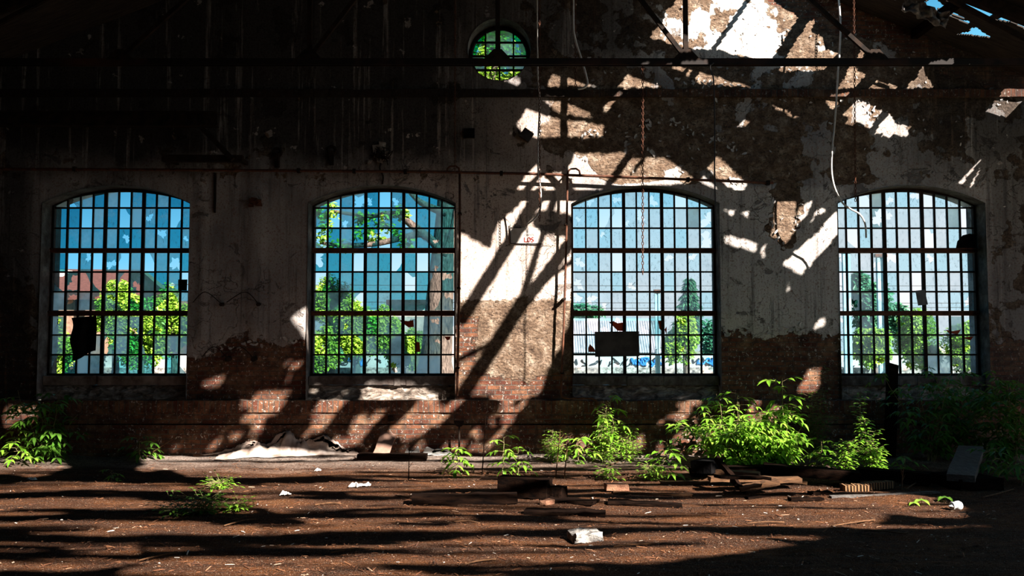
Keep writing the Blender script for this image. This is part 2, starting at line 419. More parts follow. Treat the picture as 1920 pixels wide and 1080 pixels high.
def wall_fields(x, z):
    u, v = px(x, WY, z)
    n1 = FB(x * 1.6, z * 1.6, 3.1); n2 = FB(x * .8, z * .9, 9.7)
    # brick vs plaster
    s = (brick_line(u) - v) / 22 + n1 * 1.2
    if v > 590 and 855 < u < 905: s = min(s, (895 - u) / 20 * -1 + n1)
    # gable verge in brick
    s = min(s, (roof_z(x) - .40 - z) / .12 + n1 * 1.2 if x > 3.6 else 3)
    plaster = clampf(.5 + s * .5)
    # topcoat vs scratch coat
    t = 1.2 - n2 * .5
    if v < 345 and u > 960:
        k = clampf((u - 960) / 120) * clampf((345 - v) / 12)
        t = .9 - 1.15 * k + n1 * 1.5 + n2 * 1.3 + .35 * clampf((u - 1500) / 200)
        if v < 125: t = .55 + n1 * 1.5 + n2 * .8
        if 200 < v < 300 and 1340 < u < 1420: t += .5
    if 855 < u < 1075: t = min(t, (566 - v + 8 * n1) / 14 + .5)
    if pin(PATCH, u + 14 * n1, v + 14 * N(x * 3, z * 3, 5)): t = -1
    if u < 130 and v > 480: t = min(t, n1 * 2 + .2)
    if v < 345 and u < 900: t = 1.1 + n1 * 1.3
    if u > 1850: t = .75 + n1 * 1.8
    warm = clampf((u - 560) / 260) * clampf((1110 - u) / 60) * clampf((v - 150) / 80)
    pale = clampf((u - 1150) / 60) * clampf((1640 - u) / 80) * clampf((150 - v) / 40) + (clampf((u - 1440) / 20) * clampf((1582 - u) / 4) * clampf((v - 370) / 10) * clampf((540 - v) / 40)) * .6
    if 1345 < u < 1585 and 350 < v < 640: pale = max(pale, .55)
    soot_shade = clampf((350 - v + 30 * n1) / 70) * clampf((1080 - u + 60 * n2) / 260) * .95  # soot plus painted shade of the unlit upper wall and edges
    soot_shade = max(soot_shade, clampf((150 - v) / 60) * clampf((1240 - u) / 60) * .75, clampf((u - 1640) / 120) * clampf((350 - v + 40 * n1) / 80) * .75, clampf((u - 1845) / 20) * .55, clampf((75 - u) / 30) * .8)
    return plaster, clampf(.5 + (t - .5) * .6), warm, clampf(pale), clampf(soot_shade)
def make_wall():
    pts = []; edges = []
    st = .055
    X0, X1 = -9.5, 10.5
    def inside_any(x, z, pad):
        for cx in WIN:
            if abs(x - cx) < HW + pad and z > Z_LEDGE - pad and z < arch_z(min(HW, abs(x - cx))) + pad: return True
        return math.hypot(x - OCX, z - OCZ) < OR + pad
    for cx in WIN:
        o = len(pts); ol = outline(cx); pts += ol; n = len(ol)
        edges += [(o + i, o + (i + 1) % n) for i in range(n)]
    o = len(pts); n = 36
    pts += [(OCX + OR * math.cos(2 * PI * i / n), OCZ + OR * math.sin(2 * PI * i / n)) for i in range(n)]
    edges += [(o + i, o + (i + 1) % n) for i in range(n)]
    nx = int((X1 - X0) / st)
    for i in range(nx + 1):
        x = X0 + (X1 - X0) * i / nx
        fine = -7.4 < x < 7.4
        if not fine and i % 4: continue
        zt = roof_z(x) + .06
        nz = int(zt / st)
        for k in range(nz + 1):
            z = zt * k / nz
            if (not fine or z > 6.6) and k % 4 and k != nz: continue
            jx = R.uniform(-.012, .012) if 0 < i < nx else 0; jz = R.uniform(-.012, .012) if 0 < k < nz else 0
            if inside_any(x, z, .03): continue
            pts.append((x + jx, z + jz))
    vs, es, fs, *_ = delaunay_2d_cdt([Vector(p) for p in pts], edges, [], 0, 1e-5)
    def hole(x, z):
        for cx in WIN:
            if abs(x - cx) < HW and Z_LEDGE < z < arch_z(abs(x - cx)): return True
        return math.hypot(x - OCX, z - OCZ) < OR - .002
    fs = [f for f in fs if not hole(sum(vs[i].x for i in f) / len(f), sum(vs[i].y for i in f) / len(f)) and sum(vs[i].y for i in f) / len(f) < roof_z(sum(vs[i].x for i in f) / len(f)) + .06]
    at = [wall_fields(q.x, q.y) for q in vs]
    mb = MB()
    V3 = []
    for q, a in zip(vs, at):
        e = FB(q.x * 5, q.y * 5, 1.7) 
        rough = (1 - a[1]) * a[0]
        y = WY + .020 - .016 * a[0] - .012 * a[0] * a[1] - e * (.003 + .012 * rough)
        uu, vv = px(q.x, WY, q.y)
        if 466 < uu < 494 and 182 < vv < 640 or 372 < uu < 386 and 330 < vv < 640 or 584 < uu < 600 and 0 < vv < 330: y -= .022
        V3.append((q.x, y, q.y))
    mb.add(V3, fs)
    ob = mb.build('wall_back', M['wall'], smooth=True, fix=False)
    me = ob.data
    # normals towards the room
    if me.polygons[0].normal.y > 0: me.flip_normals()
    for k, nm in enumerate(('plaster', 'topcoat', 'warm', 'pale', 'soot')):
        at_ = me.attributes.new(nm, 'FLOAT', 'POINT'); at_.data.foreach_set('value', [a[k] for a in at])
    struct(ob, 'peeling plaster and brick wall with four arched windows', 'wall')
    # reveals and parapets
    for cx in WIN:
        r = MB(); ol = outline(cx); n = len(ol)
        ys = [WY - .02, WY + .12, WY + .25, WY + .5]
        vv = [(x + N(x * 4, z * 4, y) * .012 * (j == 1), y, z + N(x * 4, z * 4, y + 5) * .012 * (j == 1)) for j, y in enumerate(ys) for x, z in ol]
        ff = [(j * n + i, j * n + i + 1, (j + 1) * n + i + 1, (j + 1) * n + i) for j in range(3) for i in range(n - 1)]
        r.add(vv, ff); r.build('window_reveal', M['reveal'], ob, smooth=False)
        p = MB()
        zt = zv(723, 12.18)
        nxx, nzz = 50, 10
        for i in range(nxx + 1):
            for k in range(nzz + 1):
                x = cx - HW + 2 * HW * i / nxx; z = Z_LEDGE - .02 + (zt - Z_LEDGE + .02) * k / nzz
                p.v.append((x, 12.10 + .08 * k / nzz - .045 * FB(x * 4, z * 7, 2) , z))
        p.f = [(i * (nzz + 1) + k, (i + 1) * (nzz + 1) + k, (i + 1) * (nzz + 1) + k + 1, i * (nzz + 1) + k + 1) for i in range(nxx) for k in range(nzz)]
        o2 = len(p.v); p.v += [(cx - HW, 12.5, zt), (cx + HW, 12.5, zt)]
        p.f.append(tuple([i * (nzz + 1) + nzz for i in range(nxx + 1)] + [o2 + 1, o2])); p.mi = [0] * len(p.f)
        p.build('window_parapet', M['rubble'], ob)
    r = MB(); n = 36
    vv = [(OCX + OR * math.cos(2 * PI * i / n), y, OCZ + OR * math.sin(2 * PI * i / n)) for y in (WY - .02, WY + .5) for i in range(n)]
    r.add(vv, [(i, (i + 1) % n, n + (i + 1) % n, n + i) for i in range(n)]); r.build('window_reveal', M['reveal'], ob)
    # curled flakes of plaster still hanging on
    fl = MB()
    def flake(x, z, s):
        s *= .6
        a = R.uniform(0, 2 * PI); ca, sa = math.cos(a), math.sin(a); n = 7
        rad = [s * R.uniform(.35, 1.3) for _ in range(n)]
        c = Vector((x, WY - .012, z)); vs = [c]
        for i in range(n):
            t = 2 * PI * i / n
            dx, dz = rad[i] * math.cos(t) * 1.5, rad[i] * math.sin(t) * .8
            lift = max(0, dz + dx * .2) * R.uniform(.1, .45)
            vs.append(c + Vector((dx * ca - dz * sa, -.004 - lift, dx * sa + dz * ca)))
        s_ = 1
        fl.add(vs, [(0, 1 + i, 1 + (i + 1) % n) for i in range(n)])
    lines = [((1195, 240), (1250, 220)), ((1250, 220), (1310, 258)), ((1310, 258), (1345, 262)), ((1345, 262), (1400, 290)), ((1090, 250), (1200, 262)), ((1200, 262), (1225, 292)),
             ((1355, 632), (1440, 622)), ((1440, 622), (1480, 614)), ((1480, 614), (1575, 632)), ((1440, 360), (1450, 430)), ((1450, 430), (1472, 474)), ((1505, 350), (1492, 440)), ((1270, 150), (1420, 166)),
             ((360, 665), (470, 645)), ((470, 645), (570, 640)), ((1340, 330), (1400, 345)), ((1570, 190), (1650, 215))]
    for (a, b) in lines:
        L = math.hypot(a[0] - b[0], a[1] - b[1])
        for k in range(int(L / 7)):
            t = R.random(); p = atY(a[0] + (b[0] - a[0]) * t + R.gauss(0, 3), a[1] + (b[1] - a[1]) * t + R.gauss(0, 5), WY)
            flake(p.x, p.z, R.uniform(.02, .055))
    for k in range(260):
        u = R.uniform(1010, 1900); v = R.choice([R.uniform(0, 350), R.uniform(0, 350), R.uniform(350, 560)])
        p = atY(u, v, WY)
        if inside_any(p.x, p.z, .06) or p.z > roof_z(p.x) - .3: continue
        flake(p.x, p.z, R.uniform(.012, .04))
    g = G('curled_plaster'); c = g.ramp(g.noise(g.pos(), 8), [(.35, (.34, .31, .29)), (.65, (.62, .57, .53))]); g.done(g.bsdf(c, .9))
    f = fl.build('peeling_plaster', g.m, ob, fix=False); f['kind'] = 'stuff'
    return ob
wall = make_wall()

# plinth, string course
def slab(name, x0, x1, z0, z1, yf, mat, label, yb=WY + .02, zslope=0.0, jit=.006, step=.06):
    mb = MB(); n = int((x1 - x0) / step)
    for i in range(n + 1):
        x = x0 + (x1 - x0) * i / n
        j = lambda s: jit * FB(x * 4, s, 1.3)
        mb.v += [(x, yb, z0), (x, yf + j(2), z0), (x, yf + j(3), z1 - zslope + j(8)), (x, yb, z1 + j(5))]
    for i in range(n):
        for k in range(3): mb.f.append((i * 4 + k, i * 4 + 4 + k, i * 4 + 5 + k, i * 4 + 1 + k))
    mb.f += [(0, 1, 2, 3), (n * 4 + 3, n * 4 + 2, n * 4 + 1, n * 4)]
    mb.mi = [0] * len(mb.f)
    return struct(mb.build(name, mat), label, 'trim')
zg = zv(797, WY - .1)
slab('trim_1', -9.5, 10.5, zg + .012, Z_LEDGE - .16, WY - .075, M['brick'], 'red brick plinth band below the window ledges')
slab('trim_2', -9.5, 10.5, -.05, zg, WY - .10, M['brick'], 'lowest red brick plinth course rising from the floor')
slab('trim_3', -9.5, 10.5, Z_LEDGE - .16, Z_LEDGE, WY - .095, M['soldier'], 'projecting course of upright bricks that tops the plinth', jit=.014)
zs0, zs1 = zv(181, WY - .05), zv(167, WY - .05)
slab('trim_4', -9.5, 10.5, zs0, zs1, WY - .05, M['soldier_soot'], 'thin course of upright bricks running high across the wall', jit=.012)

# ------------------------------------------------------------------ roof, its gaps shaped to throw the wanted sun patches
LIT = [  # patches of sun on the wall, as seen in the photo
    [(1290, -30), (1216, 72), (1260, 84), (1290, 92), (1342, 96), (1403, 111), (1470, 134), (1545, 134), (1575, 102), (1548, 94), (1545, 70), (1522, 60), (1530, 32), (1502, 44), (1492, 22), (1462, 8), (1430, -30)],
    [(1257, 121), (1302, 132), (1292, 145), (1262, 130)], [(1312, 134), (1345, 143), (1420, 167), (1300, 156)],
    [(1196, 120), (1214, 124), (1240, 142), (1278, 166), (1158, 166), (1187, 120)],
    [(1026, 164), (1035, 140), (1080, 152), (1120, 164)], [(927, 152), (936, 142), (960, 137), (976, 151), (968, 162)],
    [(1566, 167), (1595, 122), (1615, 92), (1626, 98), (1606, 130), (1640, 150), (1685, 160), (1682, 168)],
    [(1698, 168), (1735, 120), (1740, 140), (1750, 168)],
    [(1545, 190), (1560, 182), (1600, 186), (1655, 208), (1632, 245), (1590, 222), (1558, 205)],
    [(1638, 252), (1666, 212), (1682, 235), (1710, 235), (1700, 258)],
    [(1848, 212), (1875, 168), (1930, 168), (1930, 185), (1890, 224), (1868, 218)],
    [(1383, 242), (1412, 204), (1421, 206), (1400, 240)], [(1438, 194), (1450, 196), (1500, 220), (1490, 224)],
    [(955, 250), (988, 205), (1015, 216), (1086, 229), (1132, 233), (1128, 258), (1009, 260), (980, 252)],
    [(1016, 187), (1060, 193), (1105, 210), (1112, 224), (1040, 210)],
    [(1130, 207), (1215, 122), (1220, 126), (1138, 214)],
    [(1062, 318), (1079, 288), (1178, 288), (1192, 296), (1250, 298), (1300, 335), (1292, 346), (1215, 352), (1140, 356), (1085, 366), (1064, 340)],
    [(1308, 344), (1345, 293), (1374, 318), (1400, 346), (1394, 362), (1358, 362)],
    [(963, 359), (985, 335), (1005, 308), (1030, 325), (1062, 330), (1062, 358)],
    [(960, 378), (985, 376), (955, 405), (930, 418), (925, 445), (918, 470), (890, 455), (862, 440), (860, 570), (856, 752), (1008, 752), (1046, 660), (1066, 610), (1090, 520), (1090, 372)],
    [(548, 602), (566, 578), (585, 575), (585, 655), (566, 625)],
    [(1356, 395), (1382, 395), (1370, 406)], [(1390, 404), (1408, 394), (1400, 411)], [(1358, 443), (1380, 446), (1420, 460), (1418, 476), (1385, 468), (1358, 455)], [(1424, 474), (1437, 458), (1432, 488)],
    [(1500, 388), (1527, 379), (1502, 420), (1486, 432)], [(1516, 420), (1540, 390), (1546, 397), (1522, 417)],
    [(1464, 496), (1488, 475), (1520, 450), (1560, 400), (1590, 400), (1590, 424), (1540, 470), (1503, 520), (1490, 513)],
    [(1452, 378), (1495, 364), (1490, 440), (1472, 462), (1446, 440)],
    [(1526, 622), (1536, 602), (1547, 598), (1546, 614)], [(1472, 548), (1480, 534), (1482, 544)],
    [(1786, 358), (1815, 318), (1842, 298), (1838, 322), (1818, 355), (1800, 364)],
    [(1498, 735), (1515, 690), (1546, 690), (1535, 735)],
]
BARS = [  # (segment, half width) of bar shadows, made by roof strips left across those gaps
    ((1406, -4), (1334, 100), 3.5), ((1506, 38), (1452, 125), 9), ((1183, 288), (1134, 358), 6), ((1206, 300), (1190, 320), 3),
    ((1012, 366), (868, 596), 12), ((1040, 365), (978, 562), 6), ((1076, 448), (985, 565), 11), ((985, 560), (862, 752), 13), ((1080, 486), (1005, 540), 4),
    ((930, 640), (850, 680), 5), ((1840, 306), (1796, 362), 3), ((1832, 318), (1806, 362), 2.5), ((1030, 310), (985, 360), 5),
    ((1620, 150), (1665, 165), 3), ((1450, 384), (1440, 470), 4), ((1288, 132), (1270, 155), 3), ((1020, 418), (1060, 425), 22), ((1045, 395), (1056, 560), 0),
]
DAP = [  # dappled areas: polygon, share lit, noise scale
    ([(575, 703), (800, 703), (845, 730), (845, 752), (575, 752)], .58, 3.0),
    ([(470, 752), (480, 735), (560, 733), (570, 752)], .7, 3.0),
    ([(445, 752), (1010, 752), (960, 800), (900, 858), (290, 858), (450, 822)], .46, 4.0),
    ([(355, 660), (565, 660), (565, 735), (355, 735)], .055, 6),
    ([(1085, 752), (1300, 752), (1290, 850), (1050, 855)], .12, 3.5),
]
DBARS = [((775, 745), (680, 840), 14), ((905, 745), (800, 842), 17), ((1010, 745), (945, 830), 14), ((600, 740), (520, 850), 8)]
FLO = [  # sun on the floor: polygon, share lit
    ([(280, 846), (900, 836), (1320, 846), (1320, 882), (260, 884)], .72),
    ([(330, 882), (1320, 882), (1500, 905), (1720, 930), (1640, 985), (1300, 1000), (640, 1000), (520, 962), (400, 925)], .60),
    ([(190, 1085), (330, 1045), (640, 968), (1100, 964), (1330, 1000), (1500, 1022), (1000, 1078), (900, 1085)], .74),
    ([(-20, 852), (70, 848), (140, 878), (60, 892), (-20, 892)], .6),
    ([(-20, 905), (600, 890), (700, 1000), (640, 1042), (-20, 1075)], .34),
    ([(1490, 915), (1740, 932), (1815, 950), (1800, 968), (1480, 962)], .85),
    ([(1500, 980), (1860, 985), (1860, 1002), (1500, 1004)], .35),
    ([(1300, 900), (1560, 905), (1560, 925), (1300, 925)], .6),
    ([(1330, 962), (1560, 962), (1530, 1010), (1330, 1005)], .55),
]
FDARK = [[(260, 1002), (1065, 998), (1330, 1008), (1330, 1020), (1080, 1040), (600, 1044), (260, 1046)]]
PLANTLIT = [  # sunlit plants: (distance, polygon)
    (10.9, [(1310, 760), (1345, 740), (1430, 735), (1445, 712), (1485, 706), (1510, 745), (1500, 800), (1500, 876), (1330, 866)]),
    (10.35, [(1570, 735), (1650, 735), (1685, 790), (1675, 890), (1560, 890), (1570, 800)]),
    (11.2, [(1015, 805), (1110, 815), (1115, 740), (1205, 728), (1210, 860), (1015, 870)]), (10.2, [(920, 812), (995, 830), (995, 895), (920, 895)]),
    (10.0, [(1200, 832), (1295, 832), (1300, 898), (1200, 898)]), (10.35, [(826, 832), (886, 832), (895, 889), (826, 889)]), (9.95, [(1110, 850), (1180, 850), (1180, 900), (1110, 900)]),
    (10.65, [(1505, 818), (1578, 818), (1578, 884), (1505, 884)]), (11.1, [(1425, 700), (1505, 700), (1505, 770), (1425, 770)]), (11.2, [(1345, 725), (1425, 725), (1425, 780), (1345, 780)]), (11.4, [(1490, 680), (1550, 680), (1550, 740), (1490, 740)]),
    (11.1, [(-10, 815), (75, 815), (75, 875), (-10, 875)]), (11.75, [(20, 748), (75, 748), (75, 785), (20, 785)]),
    (8.4, [(1700, 928), (1755, 928), (1755, 950), (1700, 950)]),
]
def make_roof():
    cs, cy = .022, .02
    y0, y1 = -8.0, 12.03; x1 = 10.6
    ncol = int((x1 - RX) / cs); nrow = int((y1 - y0) / cy)
    xs = RX + (np.arange(ncol) + .5) * cs; ys = y0 + (np.arange(nrow) + .5) * cy
    Xr, Yr = np.meshgrid(xs, ys, indexing='ij'); Zr = RZ - RS * (Xr - RX)
    def inpoly(poly, u, v):
        c = np.zeros(u.shape, bool); n = len(poly); j = n - 1
        for i in range(n):
            xi, yi = poly[i]; xj, yj = poly[j]
            if yi != yj:
                c ^= ((yi > v) != (yj > v)) & (u < (xj - xi) * (v - yi) / (yj - yi) + xi)
            j = i
        return c
    def seg(a, b, u, v):
        ax, ay = a; bx, by = b; dx, dy = bx - ax, by - ay
        t = np.clip(((u - ax) * dx + (v - ay) * dy) / (dx * dx + dy * dy), 0, 1)
        return np.hypot(u - ax - t * dx, v - ay - t * dy)
    rng = np.random.RandomState(5)
    def vnoise(a, b, seed):
        rs = np.random.RandomState(seed); g = rs.rand(64, 64)
        ai = np.floor(a).astype(int); bi = np.floor(b).astype(int); fa = a - ai; fb = b - bi
        fa = fa * fa * (3 - 2 * fa); fb = fb * fb * (3 - 2 * fb)
        q = lambda i, k: g[i % 64, k % 64]
        return (q(ai, bi) * (1 - fa) + q(ai + 1, bi) * fa) * (1 - fb) + (q(ai, bi + 1) * (1 - fa) + q(ai + 1, bi + 1) * fa) * fb
    def dither(f, share):           # threshold so about `share` is open
        lo = np.quantile(f, 1 - share) if f.size else 1
        return f > lo
    op = np.zeros(Xr.shape, bool)
    tw = (WY - Yr) / SUN.y; xw = Xr + SUN.x * tw; zw = Zr + SUN.z * tw
    onw = (zw > 0) & (np.abs(xw) < 9)
    u, v = px(xw, WY, zw)
    wob = 5 * (vnoise(xw * 6, zw * 6, 1) - .5) + 3 * (vnoise(xw * 17, zw * 17, 2) - .5)
    uu, vv = u + wob, v + wob
    w = np.zeros_like(op)
    for poly in LIT: w |= inpoly(poly, uu, vv)
    for a, b, h in BARS: w &= ~(seg(a, b, u + .4 * wob, v) < h)
    nz = .6 * vnoise(xw * 3 + 9, zw * 3, 3) + .4 * vnoise(xw * 9, zw * 9 + 4, 4)
    for poly, share, s in DAP:
        k = inpoly(poly, uu, vv) & onw
        pa, pb = (xw - zw * .95) * s * .9 + 7, (xw + zw) * s * .28 + 5
        f = .6 * vnoise(pa, pb, 3) + .25 * vnoise(3 * pa, 3 * pb, 6) + .15 * vnoise(xw * 11, zw * 11, 8)
        if k.any(): w |= k & (f > np.quantile(f[k], 1 - share))
    for a, b, h in DBARS: w &= ~((seg(a, b, u + wob, v) < h) & (v > 740))
    op |= w & onw
    tf = Zr / -SUN.z; xf = Xr + SUN.x * tf; yf = Yr + SUN.y * tf
    onf = (yf < WY - .1) & (yf > 4.5)
    u, v = px(xf, np.maximum(yf, .5), 0 * yf)
    wob = 8 * (vnoise(xf * 2, yf * 5, 11) - .5)
    fl = np.zeros_like(op)
    f = .46 * vnoise(xf * .35 + 3, yf * 3.4, 12) + .34 * vnoise(xf * .7, yf * 9.5, 13) + .20 * vnoise(xf * 1.6, yf * 19, 14)
    for poly, share in FLO:
        k = inpoly(poly, u + wob * 3, v + wob) & onf
        if k.any(): fl |= k & (f > np.quantile(f[k], 1 - share))
    for poly in FDARK: fl &= ~(inpoly(poly, u + wob * 2, v + wob) & (f < .62))
    op |= fl & onf
    for Y, poly in PLANTLIT:
        t = (Y - Yr) / SUN.y; xa = Xr + SUN.x * t; za = Zr + SUN.z * t
        ua, va = px(xa, Y, za)
        k = inpoly(poly, ua, va) & (za > 0) & (np.abs(xa) < 9)
        f2 = .5 * vnoise(xa * 4, za * 4, 21) + .5 * vnoise(xa * 10, za * 10, 22)
        if k.any(): op |= k & (f2 > np.quantile(f2[k], .42))
    # torn gaps seen in the corner of the picture
    u, v = px(Xr, np.maximum(Yr, .5), Zr); wob = 3 * (vnoise(Xr * 9, Yr * 9, 31) - .5)
    for poly in ([(1766, -12), (1800, -4), (1810, 6), (1798, 11), (1775, 2)], [(1840, 0), (1856, 6), (1855, 11), (1836, 5)], [(1912, 29), (1926, 36), (1924, 40), (1908, 33)], [(1848, 30), (1855, 31), (1850, 34)], [(1818, 20), (1822, 22), (1818, 23)], [(1826, 23), (1829, 25), (1825, 26)]):
        op |= inpoly(poly, u + wob, v + wob) & (Yr > 8)
    op[:2, :] = False; op[-2:, :] = False; op[:, :2] = False; op[:, -2:] = False
    # merge equal runs along y, then equal neighbours along x
    live = {}; quads = []
    for i in range(ncol + 1):
        runs = set()
        if i < ncol:
            c = np.concatenate(([False], ~op[i], [False])); d = np.flatnonzero(c[1:] != c[:-1])
            runs = {(int(a), int(b)) for a, b in zip(d[::2], d[1::2])}
        for r in list(live):
            if r not in runs: quads.append((live.pop(r), i, *r))
        for r in runs:
            if r not in live: live[r] = i
    mb = MB(); th = .02
    for i0, i1, r0, r1 in quads:
        xa, xb = RX + i0 * cs, RX + i1 * cs; ya, yb = y0 + r0 * cy, y0 + r1 * cy
        za, zb = RZ - RS * (xa - RX), RZ - RS * (xb - RX)
        mb.add([(xa, ya, za), (xb, ya, zb), (xb, yb, zb), (xa, yb, za), (xa, ya, za + th), (xb, ya, zb + th), (xb, yb, zb + th), (xa, yb, za + th)],
               [(3, 2, 1, 0), (4, 5, 6, 7), (0, 1, 5, 4), (1, 2, 6, 5), (2, 3, 7, 6), (3, 0, 4, 7)])
    # left slope, sound
    zl = RZ - RS * (RX + 9.6)
    mb.add([(RX, y0, RZ), (-9.6, y0, zl), (-9.6, 12.55, zl), (RX, 12.55, RZ), (RX, y0, RZ + .05), (-9.6, y0, zl + .05), (-9.6, 12.55, zl + .05), (RX, 12.55, RZ + .05)],
           [(0, 1, 2, 3), (4, 7, 6, 5), (0, 4, 5, 1), (1, 5, 6, 2), (2, 6, 7, 3), (3, 7, 4, 0)])
    o = mb.build('ceiling', M['roof_board'], fix=False)
    return struct(o, 'dark broken roof boarding with gaps of sky', 'roof')
make_roof()

# ------------------------------------------------------------------ other walls, floor, ground
def plain(name, vs, mat, label, cat):
    mb = MB(); mb.add(vs, [tuple(range(len(vs)))]); return struct(mb.build(name, mat, fix=False), label, cat)
plain('wall_left', [(-9.5, -8, 0), (-9.5, WY, 0), (-9.5, WY, roof_z(-9.5)), (-9.5, -8, roof_z(-9.5))], M['side_wall'], 'sooty side wall beyond the left edge', 'wall')
mb = MB(); zt_ = roof_z(10.5); yy = -8.0
for ya, yb in ((-2.8, -.6), (.4, 3.4), (4.0, 7.4), (8.0, 11.6)):  # openings added in the unseen wall to let skylight in
    mb.add([(10.5, yy, 0), (10.5, ya, 0), (10.5, ya, zt_), (10.5, yy, zt_)], [(0, 1, 2, 3)])
    mb.add([(10.5, ya, 0), (10.5, yb, 0), (10.5, yb, .4), (10.5, ya, .4)], [(0, 1, 2, 3)]); mb.add([(10.5, ya, 3.7), (10.5, yb, 3.7), (10.5, yb, zt_), (10.5, ya, zt_)], [(0, 1, 2, 3)]); yy = yb
mb.add([(10.5, yy, 0), (10.5, WY, 0), (10.5, WY, zt_), (10.5, yy, zt_)], [(0, 1, 2, 3)])
struct(mb.build('wall_right', M['side_wall'], fix=False), 'sooty side wall with open window holes beyond the right edge', 'wall')
plain('ground_side', [(10.5, -30, -.1), (60, -30, -.1), (60, 12.5, -.1), (10.5, 12.5, -.1)], M['dirt'], 'grassy ground beside the hall', 'ground')
plain('wall_front', [(10.5, -8, 0), (-9.5, -8, 0), (-9.5, -8, roof_z(-9.5)), (RX, -8, RZ), (10.5, -8, roof_z(10.5))], M['side_wall'], 'sooty end wall behind the viewpoint', 'wall')
def floor_h(x, y):
    if y < 4.5: return 0.0
    k = clampf((y - 4.5) / 1.0)
    h = .020 * FB(x * .8, y * 2.6, 4) + .010 * FB(x * 3, y * 6, 8)
    h += .05 * clampf((y - 11.0) / .8) * (.6 + .6 * N(x * 1.2, y, 3))
    if x > 2.2: h += .05 * clampf((x - 2.2) / 1.5) * clampf((y - 9.3) / .8) * (.5 + FB(x * 1.5, y * 2, 6))
    return h * k
def make_floor():
    mb = MB()
    xs = [-9.6] + [-8 + .045 * i for i in range(int(16.2 / .045))] + [8.4, 10.6]
    ys = [-8.1, 0, 3, 4.5] + [4.7 + .04 * i for i in range(int(7.3 / .04))] + [12.0]
    ny = len(ys)
    for x in xs:
        for y in ys: mb.v.append((x, y, floor_h(x, y)))
    mb.f = [(i * ny + k, (i + 1) * ny + k, (i + 1) * ny + k + 1, i * ny + k + 1) for i in range(len(xs) - 1) for k in range(ny - 1)]
    mb.mi = [0] * len(mb.f)
    return struct(mb.build('floor', M['floor'], smooth=True, fix=False), 'rust brown littered earth floor of the hall', 'floor')
make_floor()
plain('ground', [(-60, 12.5, -.1), (60, 12.5, -.1), (60, 120, -.1), (-60, 120, -.1)], M['dirt'], 'grassy ground outside beyond the windows', 'ground')
def ground_pt(u, v): 
    p = atZ(u, v); p.z = floor_h(p.x, p.y); return p

# loose chips of wood, plaster and rust all over the floor
mb = MB()
for i in range(15000):
    v = 848 + 232 * (R.random() ** 1.25); u = R.uniform(-20, 1940)
    p = ground_pt(u, v)
    if p.y > 11.85: continue
    s = R.choice([.002, .003, .003, .004, .006]) * R.uniform(.7, 1.3); a = R.uniform(0, PI); L = s * R.choice([1.2, 1.5, 3, 6])
    d = Vector((math.cos(a), math.sin(a), R.uniform(-.15, .25))) * L; e = Vector((-math.sin(a), math.cos(a), R.uniform(-.3, .3))) * s
    c = p + Vector((0, 0, .006)); h = Vector((0, 0, s * .7))
    mb.add([c - d - e * .6, c + d - e, c + d * .8 + e, c - d * .9 + e * .8, c - d * .5 + h, c + d * .6 + h], [(0, 1, 5, 4), (1, 2, 5), (2, 3, 4, 5), (3, 0, 4), (0, 3, 2, 1)])
tag(mb.build('debris', M['chips'], fix=False), 'loose chips of rotten wood and plaster strewn over the floor', 'debris', kind='stuff')

# ------------------------------------------------------------------ windows
GY = 12.27
ROWS = [(390, 428), (428, 466), (474, 510), (510, 547), (547, 583), (592, 628), (628, 665), (665, 702)]
def ring(poly, c, hole, mbx, y, keep_all=False):
    """pane polygon (x,z ccw) with a star-shaped hole around c (list of radii by angle) or None"""
    if hole is None:
        mbx.add([(x, y, z) for x, z in poly], [tuple(range(len(poly)))]); return
    n = 22; angs = sorted([2 * PI * i / n for i in range(n)] + [math.atan2(z - c[1], x - c[0]) % (2 * PI) for x, z in poly])
    out = []; inn = []
    for a in angs:
        dx, dz = math.cos(a), math.sin(a); best = None
        for (x0, z0), (x1, z1) in zip(poly, poly[1:] + poly[:1]):
            ex, ez = x1 - x0, z1 - z0; den = dx * ez - dz * ex
            if abs(den) < 1e-12: continue
            t = ((x0 - c[0]) * ez - (z0 - c[1]) * ex) / den; s = ((x0 - c[0]) * dz - (z0 - c[1]) * dx) / den
            if t > 0 and -1e-6 <= s <= 1 + 1e-6: best = t if best is None else max(best, t)
        if best is None: best = .01
        r = min(best, hole(a)); out.append((c[0] + dx * best, y, c[1] + dz * best)); inn.append((c[0] + dx * r, y, c[1] + dz * r))
    m = len(angs); fs = []
    for i in range(m):
        j = (i + 1) % m
        if (Vector(out[i]) - Vector(inn[i])).length < 1e-4 and (Vector(out[j]) - Vector(inn[j])).length < 1e-4: continue
        fs.append((i, j, m + j, m + i))
    mbx.add(out + inn, fs)
FH = HW - .004
zt_f = arch_z(0) ; 
def win_top(dx): return arch_z(dx, HW, zv(384, GY), zv(360, GY))
